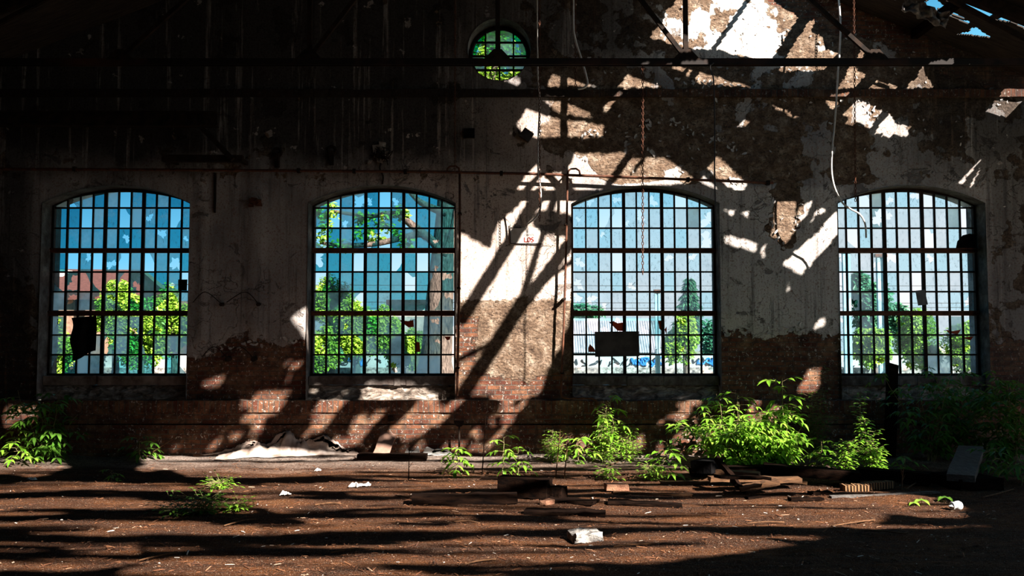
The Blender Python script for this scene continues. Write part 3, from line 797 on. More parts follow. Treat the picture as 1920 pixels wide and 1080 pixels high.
def make_window(k, cx, seed, glass, pmiss, pbroke):
    rr = random.Random(seed)
    zb = zv(703, GY)
    w = thing('window_%d' % (k + 1), ['arched window at the far left with a black cloth hung low in it', 'arched window with a thick tree trunk seen through its right side', 'arched window with a dark rectangular metal sheet low on its panes', 'arched window at the far right behind the leaning post'][k], 'window', (cx, GY, zb))
    w['kind'] = 'structure'
    fr = MB()
    ol = [(x, z) for x, z in outline(cx, FH, zb - .02)]
    # outer frame: strip following the opening
    inn = [(cx + (x - cx) * (1 - .032 / FH), (z if z < zb + .05 else z)) for x, z in ol]
    n = len(ol)
    L = []
    for (x, z) in ol:
        dx = x - cx
        xi = cx + dx * (FH - .03) / FH; top = win_top(xi - cx)
        zi = min(z, top); L.append(((x, z), (xi, max(zi, zb + .022))))
    vs = [];
    for y in (GY - .035, GY + .03):
        vs += [(a[0], y, a[1]) for a, b in L] + [(b[0], y, b[1]) for a, b in L]
    fs = []
    for i in range(n - 1):
        fs += [(i, i + 1, n + i + 1, n + i), (2 * n + i, 3 * n + i, 3 * n + i + 1, 2 * n + i + 1), (n + i, n + i + 1, 3 * n + i + 1, 3 * n + i)]
    fr.add(vs, fs)
    fr.box((cx - FH, GY - .045, zb - .03), (cx + FH, GY + .03, zb + .022))
    xs = [cx - FH + .03 + (2 * FH - .06) * i / 11 for i in range(12)]
    for i, x in enumerate(xs[1:-1], 1):
        t = .021 if i in (4, 7) else .011
        dpt = .03 if i in (4, 7) else .018
        fr.box((x - t, GY - dpt, zb), (x + t, GY + .015, win_top(x - cx) + .02), jit=.002)
    zs = [zv(v, GY) for v in (390, 428, 510, 547, 628, 665)]
    for z in zs: fr.box((cx - FH, GY - .016, z - .011), (cx + FH, GY + .013, z + .011), jit=.002)
    fr.build('window_frame', M['iron'], w)
    tr = MB()
    for v in (470, 587.5):
        z = zv(v, GY); tr.box((cx - FH, GY - .05, z - .035), (cx + FH, GY + .025, z + .035), jit=.003)
        tr.box((cx - FH, GY - .075, z + .008), (cx + FH, GY - .045, z + .03), jit=.003)
    tr.build('transom', M['rust_iron'], w)
    gl = MB(); ch = MB()
    rows = [(None, 390)] + ROWS
    for ri, (va, vb) in enumerate(rows):
        for ci in range(11):
            x0, x1 = xs[ci] + .010, xs[ci + 1] - .010
            z0 = zv(vb, GY) + .009
            if va is None:
                m = (x0 + x1) / 2
                poly = [(x0, z0), (x1, z0), (x1, max(win_top(x1 - cx), z0 + .01)), (m, max(win_top(m - cx), z0 + .012)), (x0, max(win_top(x0 - cx), z0 + .01))]
            else:
                z1 = zv(va, GY) - .009; poly = [(x0, z0), (x1, z0), (x1, z1), (x0, z1)]
            y = GY + rr.uniform(-.004, .004)
            gl.cur = 1 if (k < 2 and ri >= 5 and rr.random() < .75) or (k > 1 and rr.random() < .05) else 0
            q = rr.random()
            miss = pmiss + (.15 if ri >= 4 and k == 0 else .04 if ri >= 4 and k == 1 else 0)
            if k == 1 and ci >= 8 and ri >= 3: miss = .65 if ci == 9 else .4
            if k == 0 and ((ri == 4 and ci < 7 and ci != 1) or (ri == 3 and ci in (2, 3, 7))): miss = .75
            if q < miss:
                if rr.random() < .5:      # a shard left in a corner
                    c = poly[rr.randrange(len(poly))]; o = poly[(poly.index(c) + 1) % len(poly)]; p2 = poly[poly.index(c) - 1]
                    a, b = rr.uniform(.3, .8), rr.uniform(.2, .7)
                    gl.add([(c[0], y, c[1]), (c[0] + (o[0] - c[0]) * a, y, c[1] + (o[1] - c[1]) * a), ((c[0] * 2 + o[0] + p2[0]) / 4 , y, (c[1] * 2 + o[1] + p2[1]) / 4), (c[0] + (p2[0] - c[0]) * b, y, c[1] + (p2[1] - c[1]) * b)], [(0, 1, 2, 3)])
                continue
            if q < miss + pbroke:
                c = (x0 + (x1 - x0) * rr.uniform(.2, .8), z0 + (poly[-1][1] - z0) * rr.uniform(.15, .85) + .001)
                base = rr.choice([.03, .045, .06, .09]); ph = [rr.uniform(0, 6) for _ in range(4)]
                hole = lambda a, base=base, ph=ph: max(.012, base * (1 + .35 * math.sin(2 * a + ph[0]) + .25 * math.sin(3 * a + ph[1]) + .22 * math.sin(7 * a + ph[2]) + .15 * math.sin(11 * a + ph[3])))
                ring(poly, c, hole, gl, y)
                for _ in range(3):       # cracks running out from the hole
                    a = rr.uniform(0, 2 * PI); r0 = hole(a); e = (c[0] + math.cos(a) * (r0 + .06), c[1] + math.sin(a) * (r0 + .06))
                    if x0 < e[0] < x1 and z0 < e[1] < poly[-1][1]:
                        s = Vector((c[0] + math.cos(a) * r0, y - .003, c[1] + math.sin(a) * r0)); e = Vector((e[0], y - .003, e[1])); mid = s.lerp(e, .5) + Vector((rr.uniform(-.01, .01), 0, rr.uniform(-.01, .01)))
                        ch.tube([s, mid, e], .0018, 3)
            else: ring(poly, None, None, gl, y)
    g = gl.build('window_panes', [glass, M['glass_haze']], w, fix=False)
    ch.build('pane_cracks', M['iron'], w, fix=False)
    sl = MB()
    s0, s1 = zv(722, 12.13), zv(705, 12.13)
    nseg = 24
    for i in range(nseg):
        xa, xb = cx - HW + .01 + (2 * HW - .02) * i / nseg, cx - HW + .01 + (2 * HW - .02) * (i + 1) / nseg
        d = .012 * N(i * .7, k * 3.3, 1)
        sl.box((xa, 12.12 + d, s0 + d), (xb, GY + .1, s1 + d * .6))
    sl.build('window_sill', simple('sill_%d' % k, (.12, .07, .05), (.34, .25, .2), 5, .9, .01) if k == 0 else M['reveal'], w, smooth=False)
    return w
wins = [make_window(0, WIN[0], 12, M['glass1'], .13, .16), make_window(1, WIN[1], 23, M['glass1'], .10, .17), make_window(2, WIN[2], 31, M['glass2'], .06, .22), make_window(3, WIN[3], 47, M['glass2'], .12, .2)]
# oculus
w5 = thing('window_5', 'small round window with green rim high in the middle of the wall', 'window', (OCX, WY + .2, OCZ - OR)); w5['kind'] = 'structure'
fr = MB(); OY = WY + .3; r_ = OR - .045
fr.torus((OCX, OY, OCZ), (1, 0, 0), (0, 0, 1), r_ + .02, r_ + .02, .035, 36, 6)
for i in (-1, 0, 1):
    d = i * .2; h = math.sqrt(r_ * r_ - d * d)
    fr.box((OCX + d - .012, OY - .02, OCZ - h), (OCX + d + .012, OY + .02, OCZ + h)); fr.box((OCX - h, OY - .02, OCZ + d - .012), (OCX + h, OY + .02, OCZ + d + .012))
fr.build('window_frame', M['iron'], w5)
# green painted tin ring standing in the outer reveal
gr = MB(); n = 40; y2 = WY + .42
for i in range(n):
    a = 2 * PI * i / n; a2 = 2 * PI * (i + 1) / n
    if 3.3 < a < 5.9: continue
    for ro, ri in ((r_ + .03, r_ - .045),):
        gr.add([(OCX + ro * math.cos(a), OY + .03, OCZ + ro * math.sin(a)), (OCX + ro * math.cos(a2), OY + .03, OCZ + ro * math.sin(a2)), (OCX + ri * math.cos(a2), y2, OCZ + ri * math.sin(a2)), (OCX + ri * math.cos(a), y2, OCZ + ri * math.sin(a))], [(0, 1, 2, 3)])
gr.build('green_rim', M['glass_green'], w5, fix=False)
gl = MB()
for i in range(4):
    for j in range(4):
        x0, x1, z0, z1 = (i - 2) * .2 + .014, (i - 1) * .2 - .014, (j - 2) * .2 + .014, (j - 1) * .2 - .014
        if math.hypot((x0 + x1) / 2, (z0 + z1) / 2) > .33 or (i, j) in ((0, 2), (1, 0), (2, 0), (1, 1)): continue
        gl.add([(OCX + x0, OY, OCZ + z0), (OCX + x1, OY, OCZ + z0), (OCX + x1, OY, OCZ + z1), (OCX + x0, OY, OCZ + z1)], [(0, 1, 2, 3)])
gl.build('window_panes', M['glass1'], w5, fix=False)

# things fixed in the windows
def quadprism(name, pts, Y, th, mat, label, cat, jit=0):
    poly = [atY(u + R.uniform(-jit, jit), v + R.uniform(-jit, jit), Y) for u, v in pts]
    mb = MB(); mb.prism(poly, (0, th, 0)); return tag(mb.build(name, mat), label, cat)
def rumpled(name, pts_fn, nu, nv, mat, label, cat, th=.004):
    mb = MB()
    for i in range(nu + 1):
        for k in range(nv + 1): mb.v.append(tuple(pts_fn(i / nu, k / nv)))
    mb.f = [(i * (nv + 1) + k, (i + 1) * (nv + 1) + k, (i + 1) * (nv + 1) + k + 1, i * (nv + 1) + k + 1) for i in range(nu) for k in range(nv)]
    mb.mi = [0] * len(mb.f)
    o = mb.build(name, mat, smooth=True, fix=False); s = o.modifiers.new('thick', 'SOLIDIFY'); s.thickness = th
    return tag(o, label, cat)
def cloth_fn(a, b):
    L = 134 + 3 * math.sin(b * 9); Rr = 182 - 4 * abs(b - .3); 
    u = L + (Rr - L) * a; v = 596 - 4 * a + (668 - 592) * b + 5 * math.sin(a * 4 + 1) * b + (-6 * a * b)
    p = atY(u, v, GY - .09 + .02 * math.sin(a * 11 + b * 2)); return p
rumpled('black_cloth', cloth_fn, 16, 12, M['soot_cloth'], 'ragged black cloth hanging on the lower panes of the far left window', 'cloth')
quadprism('blank_panel', [(334, 524), (351, 524), (350, 545), (334, 545)], GY - .03, .012, M['soot_cloth'], 'small black panel filling one pane at the right edge of the far left window', 'panel')
quadprism('metal_sheet', [(1115, 622), (1198, 621), (1199, 668), (1116, 669)], GY - .10, .012, M['plate'], 'dark rectangular metal sheet fixed over the window panes above the saplings', 'sheet')
quadprism('hanging_tile', [(1717, 545), (1734, 543), (1740, 571), (1722, 573)], GY - .06, .012, M['grey_sheet'], 'small grey square hanging tilted in the middle of the far right window', 'sheet')
quadprism('torn_felt', [(1793, 466), (1796, 452), (1806, 441), (1818, 438), (1830, 440), (1831, 469), (1810, 470)], GY - .07, .015, M['soot_cloth'], 'torn black felt scrap jammed in the upper corner of the far right window', 'felt')
for k, (w, scraps) in enumerate(((wins[1], [[(748, 600), (765, 602), (775, 600), (776, 613), (766, 614), (758, 608)], [(778, 640), (787, 642), (788, 660), (780, 660)], [(833, 631), (845, 631), (843, 637), (838, 638)]]),
                   (wins[2], [[(1142, 604), (1150, 602), (1158, 606), (1171, 604), (1171, 621), (1158, 620), (1150, 612)], [(1103, 652), (1106, 645), (1114, 653), (1117, 660), (1103, 660)], [(1234, 601), (1242, 601), (1243, 623), (1236, 616)], [(1246, 618), (1250, 612), (1250, 628)]]),
                   (wins[3], [[(1772, 618), (1786, 621), (1802, 618), (1796, 627), (1780, 625)], [(1803, 633), (1825, 631), (1820, 638)]]))):
    mb = MB()
    for s in scraps: mb.prism([atY(u, v, GY - .012) for u, v in s], (0, .001, 0))
    mb.build('rust_flakes', M['rust_paint'], w)

# ------------------------------------------------------------------ pipes on the wall
def pts_px(lst, Y): return [atY(u, v, Y) for u, v in lst]
PY = WY - .13
hp = thing('wall_pipe', 'thin rusty pipe running level across the wall above the windows', 'pipe', atY(700, 320, PY))
mb = MB(); mb.tube(pts_px([(-300, 316), (0, 317), (400, 319), (800, 322), (1000, 326), (1250, 335), (1450, 343)], PY), .019, 8); mb.build('pipe_run', M['rust_iron'], hp, smooth=True)
for u in (850, 1076):
    mb = MB(); c = atY(u, 322 + (u > 1000) * 5, PY)
    mb.tube([c + Vector((-.085, 0, -.01)), c + Vector((-.08, 0, .04)), c + Vector((-.045, 0, .075)), c + Vector((.03, 0, .08)), c + Vector((.075, 0, .05)), c + Vector((.085, 0, -.01))], .014, 7)
    mb.build('pipe_loop', M['rust_iron'], hp, smooth=True)
for u, v in ((140, 317), (560, 320), (664, 321), (760, 322), (940, 325), (1290, 337), (1440, 343)):
    mb = MB(); c = atY(u, v, PY); mb.box(c + Vector((-.02, -.03, -.03)), c + Vector((.02, .03, .03))); mb.tube([c, c + Vector((0, .14, 0))], .009, 6)
    mb.build('pipe_clip', M['iron'], hp)
d1 = thing('drop_pipe', 'rust red pipe dropping beside the window with the tree trunk', 'pipe', atY(862, 745, PY))
mb = MB(); mb.tube(pts_px([(862, 322), (862, 450), (860, 600), (857, 742)], PY), .016, 8); mb.build('pipe_run', M['rust_iron'], d1, smooth=True)
for v in (400, 540, 690):
    mb = MB(); c = atY(862 - (v - 400) * .014, v, PY); mb.box(c + Vector((-.022, -.022, -.012)), c + Vector((.022, .14, .012))); mb.build('pipe_clip', M['iron'], d1)
d2 = thing('drop_pipe', 'rusty pipe dropping along the sunlit pier and bending along the ledge', 'pipe', atY(1055, 745, PY))
mb = MB(); mb.tube(pts_px([(1064, 328), (1063, 400), (1060, 520), (1056, 640), (1052, 738), (1056, 745), (1064, 747), (1110, 747), (1118, 751), (1121, 762)], PY), .015, 8); mb.build('pipe_run', M['rust_iron'], d2, smooth=True)
for v in (420, 560, 700):
    mb = MB(); c = atY(1062 - (v - 420) * .028, v, PY); mb.box(c + Vector((-.022, -.022, -.012)), c + Vector((.022, .14, .012))); mb.build('pipe_clip', M['iron'], d2)

# ------------------------------------------------------------------ roof truss
TY = 10.5
tb = atY(933, 117, TY); tx0 = tb.x; tz = tb.z; sp = (1292 - 933) / F * TY * 1.0
tr = thing('roof_truss', 'dark iron roof truss with a tie bar across the hall and slanting struts', 'truss', (tx0, TY, tz))
mb = MB()
for dy in (-.035, .035):
    mb.beam((-9.3, TY + dy, tz), (10.3, TY + dy, tz), .012, .075); 
mb.beam((-9.3, TY, tz + .034), (10.3, TY, tz + .034), .085, .010)
mb.build('tie_bar', M['tie_iron'], tr)
def rz(x): return roof_z(x) - .12
mb = MB(); mb.beam((tx0, TY, rz(tx0)), (-9.3, TY, rz(-9.3)), .1, .14); mb.beam((tx0, TY, rz(tx0)), (10.3, TY, rz(10.3)), .1, .14); mb.build('rafter', M['iron'], tr)
for k in range(-3, 4):
    x = tx0 + sp * k
    if abs(k) < 2: mb = MB(); mb.beam((x, TY, tz), (x, TY, rz(x)), .055, .05, (0, 1, 0)); mb.build('post', M['iron'], tr)
    mb = MB(); mb.prism([(x - .17, TY - .045, tz + .02), (x + .17, TY - .045, tz + .02), (x + .05, TY - .045, tz + .15), (x - .05, TY - .045, tz + .15)], (0, .012, 0)); mb.build('gusset_plate', M['iron'], tr)
    if k:
        s = 1 if k > 0 else -1; xi = x - s * sp
        mb = MB(); mb.beam((x, TY - .02, tz + .04), (xi, TY - .02, rz(xi)), .05, .045, (0, 1, 0)); mb.build('strut', M['iron'], tr)
# ------------------------------------------------------------------ hanging cables and chains
def smooth_path(P, n=6):
    out = []
    P = [Vector(p) for p in P]
    for i in range(len(P) - 1):
        p0 = P[max(i - 1, 0)]; p1 = P[i]; p2 = P[i + 1]; p3 = P[min(i + 2, len(P) - 1)]
        for k in range(n):
            t = k / n
            out.append(.5 * ((2 * p1) + (p2 - p0) * t + (2 * p0 - 5 * p1 + 4 * p2 - p3) * t * t + (3 * p1 - p0 - 3 * p2 + p3) * t ** 3))
    out.append(P[-1]); return out
def cable(pix, Y, r, mat, label, name='hanging_cable', cat='cable', top=True):
    P = pts_px(pix, Y)
    if top: P[0].z = roof_z(P[0].x) - .03
    mb = MB(); mb.tube(smooth_path(P), r, 7)
    return tag(mb.build(name, mat, smooth=True), label, cat)
cable([(1008, -60), (1007, 40), (1008, 100), (1009, 150), (1012, 190), (1009, 260), (1009, 320), (1014, 360), (1013, 392), (1005, 408), (988, 421)], 11.5, .011, M['white_cable'], 'long pale cable hanging to the small notice on the pier')
cable([(1077, -60), (1075, 20), (1078, 70), (1090, 110), (1101, 150), (1100, 160), (1094, 165), (1084, 167)], 11.0, .014, M['white_cable'], 'short white hose with a hooked end beside the round window')
cable([(1568, -60), (1576, 50), (1571, 140), (1566, 220), (1559, 300), (1563, 345), (1578, 378), (1595, 392), (1612, 402), (1622, 420), (1624, 446)], 11.4, .012, M['white_cable'], 'long pale cable looping down to the far right window')
cable([(1338, 118), (1332, 124), (1334, 138), (1338, 150), (1340, 220), (1340, 330), (1343, 420), (1349, 512)], 10.45, .009, M['dark_cable'], 'thin dark cable hanging from the tie bar at the window with the metal sheet', top=False)
def chain(u, v0, v1, Y, label, dark=False, du=0):
    a = atY(u, v0, Y); b = atY(u + du, v1, Y)
    if v0 < 0: a.z = roof_z(a.x) - .02
    mb = MB(); L = .05; n = int((a.z - b.z) / (L * .78))
    for i in range(n):
        c = a.lerp(b, (i + .5) / n)
        mb.torus(c, (1, 0, 0) if i % 2 else (0, 1, 0), (0, 0, 1), .012, .022, .0052, 8, 4)
    return tag(mb.build('hanging_chain', M['rust_iron'], fix=False), label, 'chain')
chain(1012, -50, 415, 11.42, 'rusty chain hanging close beside the long pale cable')
chain(1079, -50, 163, 11.05, 'rusty chain hanging close beside the short white hose')
chain(853, -50, 322, 11.6, 'rusty chain hanging over the right end of the window with the tree trunk')
chain(1205, 120, 515, 10.5, 'thin chain hanging from the tie bar in front of the window with the metal sheet')
chain(1600, -50, 378, 11.6, 'thin chain hanging over the left end of the far right window', du=4)

# ------------------------------------------------------------------ wall fittings
cb = thing('crane_beam', 'dark iron bracket beam with a brace high at the far left', 'beam', atY(200, 300, 11.6))
mb = MB(); a = atY(-260, 222, 11.55); b = atY(408, 224, 11.55); a.x = -9.48
for dz in (-.09, .09): mb.beam(a + Vector((0, 0, dz)), b + Vector((0, 0, dz)), .12, .02)
mb.beam(a, b, .02, .18); mb.build('beam', M['iron'], cb)
mb = MB(); mb.beam(atY(375, 236, 11.6), atY(437, 300, 11.6), .06, .1, (0, 1, 0)); mb.build('brace', M['iron'], cb)
mb = MB(); mb.beam(atY(305, 297, 11.66), atY(456, 298, 11.66), .08, .09); mb.build('arm', M['iron'], cb)
mb = MB()
for u in (315, 448):
    c = atY(u, 297, 11.66); mb.beam(c, c + Vector((0, .36, 0)), .05, .05)
mb.build('wall_anchor', M['iron'], cb)
def wall_box(name, u, v, w, h, d, mat, label, cat, rot=0, inset=0):
    c = atY(u, v, WY); Mx = Matrix.Translation(c) @ Matrix.Rotation(rot, 4, 'Y')
    mb = MB(); mb.box((-w / 2, -d, -h / 2), (w / 2, .05, h / 2), Mx, jit=.004)
    return tag(mb.build(name, mat), label, cat)
wall_box('junction_box', 880, 251, .155, .13, .05, M['soot_cloth'], 'small black square box on the wall left of the long pale cable', 'box')  # black box put in for a dark square hole
wall_box('junction_box', 987, 255, .155, .14, .09, M['plate'], 'small dark box hanging crooked on the wall below the round window', 'box', rot=math.radians(35))
for i, (u, v, lab) in enumerate(((520, 294, 'black iron wall hook right of the crane bracket'), (622, 290, 'black iron wall hook above the left shoulder of the window with the tree trunk'))):
    h = thing('wall_hook', lab, 'hook', atY(u, v, WY), )
    mb = MB(); c = atY(u, v - 8, WY - .01); mb.torus(c, (1, 0, 0), (0, 0, 1), .055, .055, .02, 14, 6); mb.build('ring', M['iron'], h)
    mb = MB(); c = atY(u, v + 4, WY - .02); mb.box(c + Vector((-.03, -.04, -.12)), c + Vector((.03, .03, .08)), jit=.006); mb.build('shank', M['iron'], h)
h = thing('cable_tangle', 'ragged tangle of wire and broken mortar above the window with the tree trunk', 'tangle', atY(714, 292, WY))
mb = MB()
for i in range(14):
    P = [atY(714 + R.gauss(0, 9), 292 + R.gauss(0, 9), WY - R.uniform(.01, .09)) for _ in range(5)]
    mb.tube(smooth_path(P, 4), .007, 5)
P = [atY(716, 300, WY - .03), atY(712, 315, WY - .06), atY(718, 330, WY - .05), atY(717, 345, WY - .02)]; mb.tube(smooth_path(P), .012, 6)
mb.build('wire', M['iron'], h)
mb = MB()
for i in range(9):
    c = atY(714 + R.gauss(0, 8), 290 + R.gauss(0, 7), WY - .02); s = R.uniform(.02, .05); mb.box(c - Vector((s, .03, s)), c + Vector((s, .03, s)), jit=.015)
mb.build('mortar_lump', M['rubble'], h)
wall_box('wall_slot', 404, 362, .03, .55, .03, M['iron'], 'narrow black iron strip on the dark pier right of the far left window', 'strip')
h = thing('pier_bracket', 'rusty bracket stub high on the dark pier', 'bracket', atY(476, 382, WY))
mb = MB()
for i in range(8): c = atY(476 + R.gauss(0, 6), 380 + R.gauss(0, 4), WY - .03); s = R.uniform(.015, .035); mb.box(c - Vector((s * 1.6, .04, s)), c + Vector((s * 1.6, .03, s)), jit=.012)
mb.build('stub', M['rust_iron'], h)
for i, (u, v, lab) in enumerate(((418, 570, 'black iron stub on the dark pier, left one of the upper pair'), (487, 570, 'black iron stub on the dark pier, right one of the upper pair'), (430, 672, 'black stub at the brick edge of the dark pier, left one of two'), (478, 672, 'black stub at the brick edge of the dark pier, right one of two'))):
    h = thing('wall_stub', lab, 'pipe stub', atY(u, v, WY))
    mb = MB(); c = atY(u, v, WY); mb.tube([c + Vector((0, .05, 0)), c + Vector((0, -.09, -.01))], .035 if v > 600 else .025, 10); mb.build('pipe_end', M['iron'], h)
    mb = MB(); mb.tube(smooth_path([c + Vector((0, -.06, 0)), c + Vector((R.uniform(-.25, -.1), -.1, .16)), c + Vector((R.uniform(-.45, -.3), -.05, .02))]), .006, 5); mb.build('wire', M['iron'], h)
# notice on the sunlit pier
nt_ = thing('wall_notice', 'small faded paper notice with red figures on the sunlit pier', 'notice', atY(988, 455, WY - .02))
mb = MB(); poly = pts_px([(957, 427), (1013, 427), (1014, 456), (957, 456)], WY - .022); mb.prism(poly, (0, .006, 0))
mb.build('sheet', simple('notice_paper', (.62, .52, .45), (.74, .66, .6), 14, .9, 0), nt_)
mb = MB()
for a, b in (((956.5, 421), (957, 457)), ((957, 456.5), (1014, 456.8)), ((957, 427), (978, 427))): mb.beam(atY(*a, WY - .026), atY(*b, WY - .026), .008, .010)
mb.build('border_line', M['ink_black'], nt_)
def lettering(txt, u, v, size, mat, name):
    cu = bpy.data.curves.new(name, 'FONT'); cu.body = txt; cu.size = size; cu.align_x = 'CENTER'; cu.extrude = .001
    tmp = bpy.data.objects.new(name + '_src', cu); col.objects.link(tmp)
    dg = bpy.context.evaluated_depsgraph_get(); me = bpy.data.meshes.new_from_object(tmp.evaluated_get(dg))
    bpy.data.objects.remove(tmp)
    p = atY(u, v, WY - .030); me.transform(Matrix.Translation(p - nt_.location) @ Matrix.Rotation(PI / 2, 4, 'X'))
    me.materials.clear(); me.materials.append(mat); o = bpy.data.objects.new(name, me); col.objects.link(o); o.parent = nt_
lettering("'A'", 989, 436, .045, M['ink_black'], 'lettering'); lettering('(ZKOZS', 992.5, 441.5, .040, M['ink_black'], 'lettering'); lettering('L0S', 992, 453.5, .098, M['ink_red'], 'lettering')

# ------------------------------------------------------------------ plants
def leaflet(mb, base, d, up, L, W, droop=.25):
    d = Vector(d).normalized(); side = d.cross(Vector(up))
    if side.length < 1e-3: side = d.orthogonal()
    side.normalize(); n = side.cross(d).normalized()
    b = Vector(base); dz = Vector((0, 0, -1))
    p = lambda t, w, h: b + d * (L * t) + side * (W * w) + n * (L * h) + dz * (droop * L * t * t)
    vs = [p(0, 0, 0), p(.35, -.5, .07), p(.35, 0, -.02), p(.35, .5, .07), p(.7, -.36, .05), p(.7, 0, -.03), p(.7, .36, .05), p(1.05, 0, 0)]
    mb.add(vs, [(0, 2, 1), (0, 3, 2), (1, 2, 5, 4), (2, 3, 6, 5), (4, 5, 7), (5, 6, 7)])
def compound(mbl, mbs, base, d, L, n, lw, droop, r=.003):
    """a feathered leaf: rachis with paired leaflets"""
    d = Vector(d).normalized(); pts = []; p = Vector(base); dd = d.copy()
    for i in range(n + 1):
        pts.append(p.copy()); dd = (dd + Vector((0, 0, -droop / n))).normalized(); p = p + dd * (L / n)
    mbs.tube(pts, [r * (1 - .6 * i / n) for i in range(n + 1)], 4, cap=False)
    side = d.cross(Vector((0, 0, 1))); side = side.normalized() if side.length > .01 else Vector((1, 0, 0))
    for i in range(1, n + 1):
        f = (pts[i] - pts[i - 1]).normalized(); ll = lw * (1.1 - .35 * abs(i / n - .5)) * R.uniform(.8, 1.15)
        for s in (-1, 1):
            leaflet(mbl, pts[i], side * s * .9 + f * .55 + Vector((0, 0, R.uniform(-.25, .15))), Vector((R.uniform(-.4, .4), R.uniform(-.4, .4), 1)), ll, ll * .42, R.uniform(.15, .5))
    leaflet(mbl, pts[-1], pts[-1] - pts[-2], (0, 0, 1), lw * 1.1, lw * .45, .4)
def plant(kind, u, v, hpx, label, leaf='leaf', spread=1.0, dens=1.0, size=1.0, name='sapling', cat='plant', lean=0, group=None):
    base = ground_pt(u, v); base.z -= .01
    if base.y > 11.55: base.y = 11.55; base.x = (u - 960) / F * 11.55
    hgt = hpx / F * base.y
    t = thing(name, label, cat, base, group)
    ml, ms = MB(), MB()
    up = Vector((0, 0, 1))
    def stem(b, top, r, bend=.06):
        P = []
        for i in range(7):
            q = b.lerp(top, i / 6); w = math.sin(i / 6 * PI) * bend
            P.append(q + Vector((N(i * .5 + u, v, 1), N(i * .5 + u, v, 2), 0)) * w)
        ms.tube(P, [r * (1 - .6 * i / 6) for i in range(7)], 5); return P
    if kind == 'ash':           # feathered leaves around an upright stem
        P = stem(base, base + Vector((lean * hgt, R.uniform(-.05, .05), hgt * .93)), .005 + .004 * hgt)
        n = max(5, int(11 * dens * (.5 + hgt)))
        for i in range(n):
            k = (.25 + .75 * (i + R.random()) / n); q = P[min(5, int(k * 6))].lerp(P[min(6, int(k * 6) + 1)], k * 6 % 1)
            a = i * 2.4 + R.uniform(-.3, .3); el = R.uniform(.1, .5) + .5 * (k > .85)
            compound(ml, ms, q, (math.cos(a), math.sin(a), el), R.uniform(.13, .24) * size * spread * (1.15 - .4 * k), R.choice((2, 2, 3)), R.uniform(.085, .125) * size, R.uniform(.5, 1.1))
    elif kind == 'bush':        # many stems, dense simple leaves
        ns = int(4 * dens) + 3
        for s in range(ns):
            a = 2 * PI * s / ns + R.uniform(-.4, .4); rr = R.uniform(.2, 1) * spread * .38 * hgt
            P = stem(base + Vector((R.uniform(-.05, .05), R.uniform(-.05, .05), 0)), base + Vector((math.cos(a) * rr, math.sin(a) * rr * .7, hgt * R.uniform(.55, 1))), .006, .1)
            for i in range(int(9 * dens + 5)):
                k = R.uniform(.15, 1); q = P[min(5, int(k * 6))].lerp(P[min(6, int(k * 6) + 1)], k * 6 % 1)
                b = R.uniform(0, 2 * PI)
                compound(ml, ms, q, (math.cos(b), math.sin(b), R.uniform(0, .4)), R.uniform(.10, .24) * size, 2, R.uniform(.065, .105) * size, R.uniform(.2, .7), .002)
    elif kind == 'fine':        # tall whips set with small leaves
        ns = max(2, int(5 * dens))
        for s in range(ns):
            a = R.uniform(0, 2 * PI); rr = R.uniform(0, 1) * spread * .25 * hgt
            P = stem(base + Vector((R.uniform(-.06, .06), R.uniform(-.06, .06), 0)), base + Vector((math.cos(a) * rr + lean * hgt, math.sin(a) * rr * .6, hgt * (1 if s == 0 else R.uniform(.45, .95)))), .004, .08)
            m = int(30 * hgt / .6) + 10
            for i in range(m):
                k = .08 + .92 * i / m; q = P[min(5, int(k * 6))].lerp(P[min(6, int(k * 6) + 1)], min(1, k * 6 - min(5, int(k * 6))))
                b = i * 2.4; tw = Vector((math.cos(b), math.sin(b), R.uniform(-.1, .6))); ll = R.uniform(.03, .06) * size
                e = q + tw * R.uniform(.02, .09) * spread
                ms.tube([q, e], .0015, 3, cap=False)
                leaflet(ml, e, tw + Vector((0, 0, -.2)), (0, 0, 1), ll, ll * .55, .2); leaflet(ml, q.lerp(e, .5), tw.cross(up) + tw * .4, (0, 0, 1), ll * .9, ll * .5, .2)
    elif kind == 'seedling':
        ms.tube([base, base + Vector((0, 0, hgt * .8))], .003, 5)
        for i in range(4):
            a = i * PI / 2 + .4; leaflet(ml, base + Vector((0, 0, hgt * .8)), (math.cos(a), math.sin(a), .35), (0, 0, 1), .10 * size, .06 * size, .6)
    ms.build('stem', M['stem'], t, fix=False); ml.build('foliage', M[leaf], t, fix=False, smooth=True)
    return t
